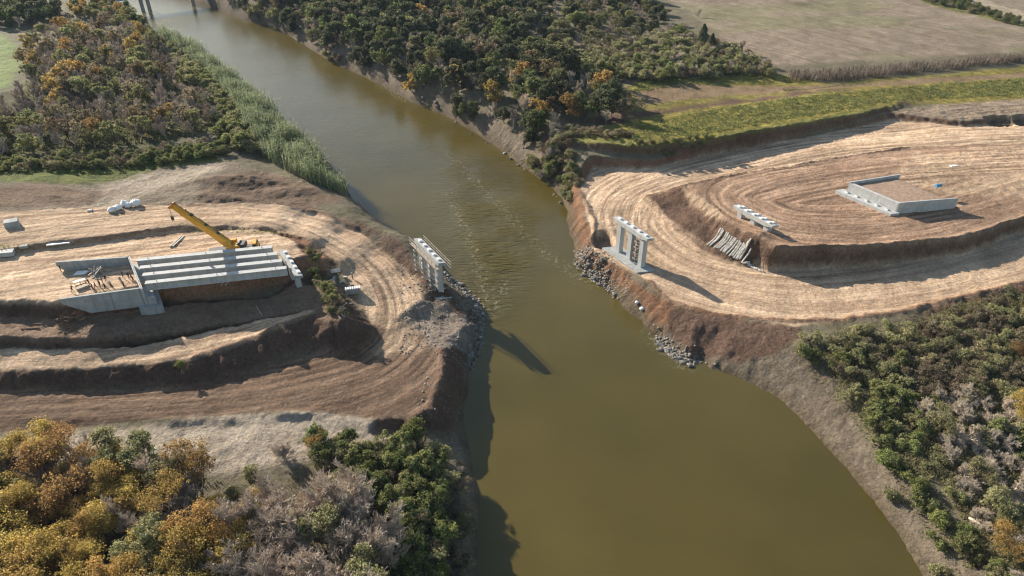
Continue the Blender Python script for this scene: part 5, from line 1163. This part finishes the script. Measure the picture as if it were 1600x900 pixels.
# lower left wood
l_, g_ = lab('in the lower left wood')
scatter([(-90, 725), (40, 722), (120, 735), (200, 738), (290, 742), (330, 765), (350, 820), (335, 900), (335, 1010), (335, 1120), (-120, 1120), (-120, 900)], 6, 4.3, dict(yellow=.46, orange=.07, olive=.12, bare_near=.35), l_, g_, .7, 1.6)
scatter([(335, 770), (385, 775), (400, 830), (390, 900), (340, 900)], 6, 3.6, dict(yellow=.5, olive=.5), l_, g_, .7, .95)
l_, g_ = lab('in the bare thicket at the bottom')
scatter([(405, 810), (450, 775), (530, 770), (580, 800), (612, 870), (617, 960), (617, 1100), (360, 1100), (378, 900)], 6, 4.2, dict(bare_near=.93, olive=.07), l_, g_, 1.25, 1.75)
l_, g_ = lab('on the lower left river bank')
scatter([(570, 690), (640, 700), (690, 690), (705, 740), (700, 800), (690, 900), (690, 1050), (630, 1050), (625, 870), (590, 790), (540, 750), (490, 735), (480, 700)], 5.5, 2.6, dict(greenbush=.42, brightbush=.2, olivebush=.25, brownbush=.13), l_, g_, .8, 1.35)
scatter([(700, 690), (715, 720), (728, 800), (728, 890), (730, 1050), (695, 1050), (700, 900), (703, 800)], 3, 2.2, dict(brownbush=.7, bare_pale=.1, olivebush=.2), l_, g_, .6, .9)
l_, g_ = lab('at the edge of the pale sand strip')
scatter([(-60, 725), (60, 722), (160, 726), (270, 728), (320, 742), (250, 742), (100, 740), (-60, 745)], 6.5, 3.2, dict(bare_pale=.45, brownbush=.25, olivebush=.3), l_, g_, .7, 1.2)
for (px, py, kd, s_, lb) in ((120, 742, 'thin', 1.0, 'tall thin bare tree leaning above the pale sand strip'), (495, 702, 'yellow', .52, 'small yellow-green tree at the right end of the pale sand strip'), (530, 700, 'olivebush', .9, 'olive shrub right of the small yellow-green tree'), (445, 722, 'bare_pale', 1.0, 'bare twiggy shrub left of the small yellow-green tree'), (648, 690, 'brightbush', 1.15, 'bright green shrub at the lower corner of the earthworks'), (395, 742, 'olivebush', .8, 'olive shrub standing alone on the pale sand')):
    p = ground(px, py, 6); plant(kd, p[0], p[1], s_, lb, None)
# lower right bank
l_, g_ = lab('on the lower right bank')
scatter([(1250, 545), (1300, 525), (1400, 520), (1450, 560), (1440, 640), (1400, 680), (1350, 640), (1300, 590)], 5, 3.8, dict(olivebush=.45, greenbush=.25, brownbush=.3), l_, g_, .7, 1.15)
scatter([(1345, 640), (1430, 660), (1470, 700), (1500, 800), (1560, 900), (1580, 960), (1515, 940), (1455, 850), (1400, 770), (1358, 700)], 4.5, 3.8, dict(greenbush=.40, olivebush=.5, brightbush=.10), l_, g_, .6, 1.15)
scatter([(1430, 630), (1520, 610), (1680, 610), (1700, 1000), (1600, 980), (1540, 860), (1490, 760), (1460, 690)], 5, 3.7, dict(bare_pale=.62, olive=.12, olivebush=.22, yellow=.01, greenbush=.03), l_, g_, .6, 1.1)
l_, g_ = lab('in the brown brush below the right haul road')
scatter([(1440, 510), (1500, 480), (1600, 466), (1690, 460), (1700, 620), (1520, 620), (1440, 600)], 6, 3.5, dict(brownbush=.4, olivebush=.45, tanbush=.15), l_, g_, .75, 1.15)
for (px, py, kd, s_, lb) in ((1595, 660, 'yellow', .8, 'yellow tree cut by the right edge among the bare shrubs'), (1600, 560, 'orange', .6, 'rust coloured shrubby tree at the right edge in the brown brush'), (1255, 556, 'greenbush', .9, 'green shrub nearest the end of the dark earth slope')):
    p = ground(px, py, 5); plant(kd, p[0], p[1], s_, lb, None)
# bank left, on the overgrown nose of the embankment
l_, g_ = lab('on the overgrown nose of the left embankment')
scatter([(478, 400), (492, 398), (512, 430), (530, 470), (535, 495), (515, 490), (498, 450)], 10.5, 1.7, dict(olivebush=.4, brownbush=.3, greenbush=.3), l_, g_, .35, .6)
p = ground(497, 402, 11.5); plant('brightbush', p[0], p[1], .4, 'small bright green shrub beside the girder ends', None)
p = ground(495, 437, 10.5); plant('brightbush', p[0], p[1], .42, 'small bright green shrub below the pier under the girders', None)
p = ground(284, 573, 8); plant('brightbush', p[0], p[1], .45, 'low yellow-green shrub alone at the foot of the big earth face', None)
l_, g_ = lab('between the reeds and the upper left wood')
scatter([(222, 48), (262, 72), (318, 114), (352, 152), (385, 200), (410, 252), (360, 238), (335, 190), (285, 130), (235, 82)], 8.5, 2.9, dict(olivebush=.5, greenbush=.35, brownbush=.15), l_, g_, .9, 1.5)
l_, g_ = lab('overhanging the shaded face below the grassy terrace')
scatter([(985, 222), (1040, 226), (1110, 217), (1112, 222), (1040, 233), (985, 231)], 12, 2.0, dict(greenbush=.5, olivebush=.4, brownbush=.1), l_, g_, .35, .6)
# hedge in the shade of the upper left wood
l_, g_ = lab('in the hedge below the upper left wood')
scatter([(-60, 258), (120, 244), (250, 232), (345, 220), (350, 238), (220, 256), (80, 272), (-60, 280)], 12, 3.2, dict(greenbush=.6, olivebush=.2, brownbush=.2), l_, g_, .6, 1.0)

# ---- reeds and grasses: nobody could count them
def blades(name, polys, dens, h0, h1, wid, lm, lean=.25, nmax=60000, leaves=2, zg=9, seed=0):
    rs = np.random.default_rng(seed); Vs = []; 
    for poly, z in polys:
        W = world([(p[0], p[1], z) for p in poly]); x0, y0 = W[:, 0].min(), W[:, 1].min(); x1, y1 = W[:, 0].max(), W[:, 1].max(); n = int((x1-x0)*(y1-y0)*dens)
        x = rs.uniform(x0, x1, n); y = rs.uniform(y0, y1, n); m = inside(x, y, W); m &= vnoise(x*.35, y*.35, 3) > .18+.3*(name == 'river_reeds')*vnoise(x*.12, y*.12, 41); x, y = x[m], y[m]
        i = np.clip(np.searchsorted(xs, x)-1, 0, NX-2); j = np.clip(np.searchsorted(ys, y)-1, 0, NY-2); zz = HG[j, i]; m = zz > .1; x, y, zz = x[m], y[m], zz[m]; n = len(x)
        hh = (h0+(h1-h0)*(.35*rs.random(n)+.65*vnoise(x*.22, y*.22, 12)))
        az = rs.random(n)*6.283; dx, dy = np.cos(az), np.sin(az); ln = lean*hh*(.3+rs.random(n)); w_ = wid*(.6+.8*rs.random(n))
        B = np.stack([x, y, zz-.1], 1); M_ = B+np.stack([dx*ln*.35, dy*ln*.35, hh*.6], 1); T_ = B+np.stack([dx*ln, dy*ln, hh], 1); S_2 = np.stack([-dy*w_, dx*w_, 0*w_], 1)
        Vs.append(np.stack([B-S_2*.6, B+S_2*.6, M_+S_2, M_-S_2], 1)); Vs.append(np.stack([M_-S_2, M_+S_2, T_+S_2*.25, T_-S_2*.25], 1))
        for q in range(leaves):
            f = .35+.6*rs.random((n, 1)); P_ = B+(T_-B)*f; a2 = rs.random(n)*6.283; ll = hh*(.14+.10*rs.random(n)); D2 = np.stack([np.cos(a2)*ll, np.sin(a2)*ll, ll*(.5-.7*rs.random(n))], 1); S3 = np.stack([-np.sin(a2)*w_, np.cos(a2)*w_, 0*w_], 1)*1.1
            Vs.append(np.stack([P_-S3*.5, P_+S3*.5, P_+D2+S3, P_+D2*1.05-S3*.2], 1))
    V = np.concatenate(Vs).reshape(-1, 3); ob = link(name, mesh_np(name, V, np.arange(len(V)).reshape(-1, 4), lm)); return tag(ob, kind='stuff')
blades('river_reeds', [([(262, 66), (300, 82), (345, 112), (395, 156), (428, 182), (470, 222), (528, 270), (543, 300), (520, 306), (485, 298), (450, 280), (415, 255), (388, 225), (378, 195), (352, 155), (318, 118), (275, 86), (250, 70)], 7.5)], 3.2, 2.8, 9.2, .10, LV['reed'], .22, leaves=3, seed=1)
blades('dry_reeds', [([(1236, 122), (1330, 126), (1420, 116), (1620, 92), (1620, 86), (1420, 104), (1300, 112), (1232, 112)], 12)], 3.0, 2.0, 3.4, .10, LV['dryreed'], .2, leaves=2, seed=2)
blades('tall_grass', [([(990, 205), (1060, 185), (1200, 160), (1400, 142), (1620, 122), (1620, 150), (1480, 157), (1400, 163), (1250, 191), (1100, 218), (1010, 226), (965, 220)], 11), ([(985, 148), (1060, 134), (1210, 128), (1210, 124), (1060, 124), (1000, 130)], 11), ([(1215, 133), (1260, 133), (1350, 128), (1350, 131), (1230, 136)], 12)], 5.0, .25, .7, .12, LV['grass'], .6, leaves=1, seed=3)
blades('shade_undergrowth', [([(-80, 200), (20, 165), (60, 70), (200, 45), (265, 95), (345, 190), (335, 215), (200, 232), (100, 250), (-80, 262)], 9.5)], .9, .4, 1.4, .16, LV['olive'], .6, leaves=1, seed=33)
blades('green_undergrowth', [([(-80, 285), (100, 276), (240, 258), (345, 240), (345, 228), (200, 238), (-80, 262)], 12), ([(-80, 258), (180, 235), (340, 205), (330, 160), (100, 190), (-80, 215)], 10)], 1.2, .3, .9, .16, LV['green'], .5, leaves=1, seed=4)
blades('bank_undergrowth', [([(1240, 548), (1290, 520), (1440, 500), (1640, 455), (1700, 1000), (1560, 960), (1480, 845), (1410, 745), (1340, 650), (1280, 590)], 5)], 4.0, .3, .9, .07, LV['olive'], .5, leaves=1, seed=5)
blades('wood_undergrowth', [([(-120, 735), (60, 735), (330, 745), (390, 770), (560, 700), (690, 700), (725, 800), (725, 1080), (-160, 1080)], 6)], 3.2, .3, .9, .07, LV['brown'], .5, leaves=1, seed=6)
blades('bank_brush', [([(445, 52), (500, 86), (600, 134), (690, 176), (790, 238), (880, 300), (890, 290), (800, 226), (700, 166), (600, 116), (500, 68)], 4)], 1.3, .4, 1.3, .10, LV['brown'], .6, leaves=1, seed=7)
blades('straw_grass', [([(1290, 560), (1400, 520), (1500, 480), (1690, 455), (1700, 1000), (1580, 970), (1500, 850), (1420, 740), (1350, 650)], 5)], 11.0, .5, 1.6, .06, LV['straw'], .5, leaves=2, seed=27)
blades('bank_driftwood', [([(1200, 565), (1245, 545), (1300, 590), (1400, 720), (1480, 860), (1540, 960), (1470, 955), (1400, 820), (1290, 690), (1215, 615)], 3)], 2.2, .15, .5, .035, LV['brown'], 2.0, leaves=1, seed=17)
blades('slope_weeds', [([(478, 400), (492, 394), (520, 436), (545, 490), (520, 500), (495, 455)], 10.5), ([(265, 578), (300, 568), (305, 574), (275, 584)], 8), ([(280, 352), (420, 350), (440, 358), (420, 360), (280, 357)], 14.5), ([(0, 384), (45, 382), (40, 390), (0, 394)], 15)], 7, .2, .6, .05, LV['grass'], .5, leaves=1, seed=8)
# fallen grey trunk on the lower right bank
a = ground(1512, 812, 4.5)+UZ*.5; b = ground(1590, 862, 4.5)+UZ*.9; o = tuple(a); root = empty('fallen_trunk', o, 'fallen grey tree trunk lying across the lower right bank', 'tree trunk')
mb = MB(); mb.tube(a, (a+b)/2, .22, .2, 9); mb.tube((a+b)/2, b, .2, .1, 9); mb.build('stem', TWIG_P, root, o, smooth=True)
for i in range(5): q = a+(b-a)*(.35+.14*i); dv = nrm([rng.normal(), rng.normal(), .5]); mb = MB(); mb.tube(q, q+dv*1.6, .07, .02, 6); mb.build('branch', TWIG_P, root, o)
finish_plants(); print('OBJECTS TOTAL', len(bpy.data.objects))
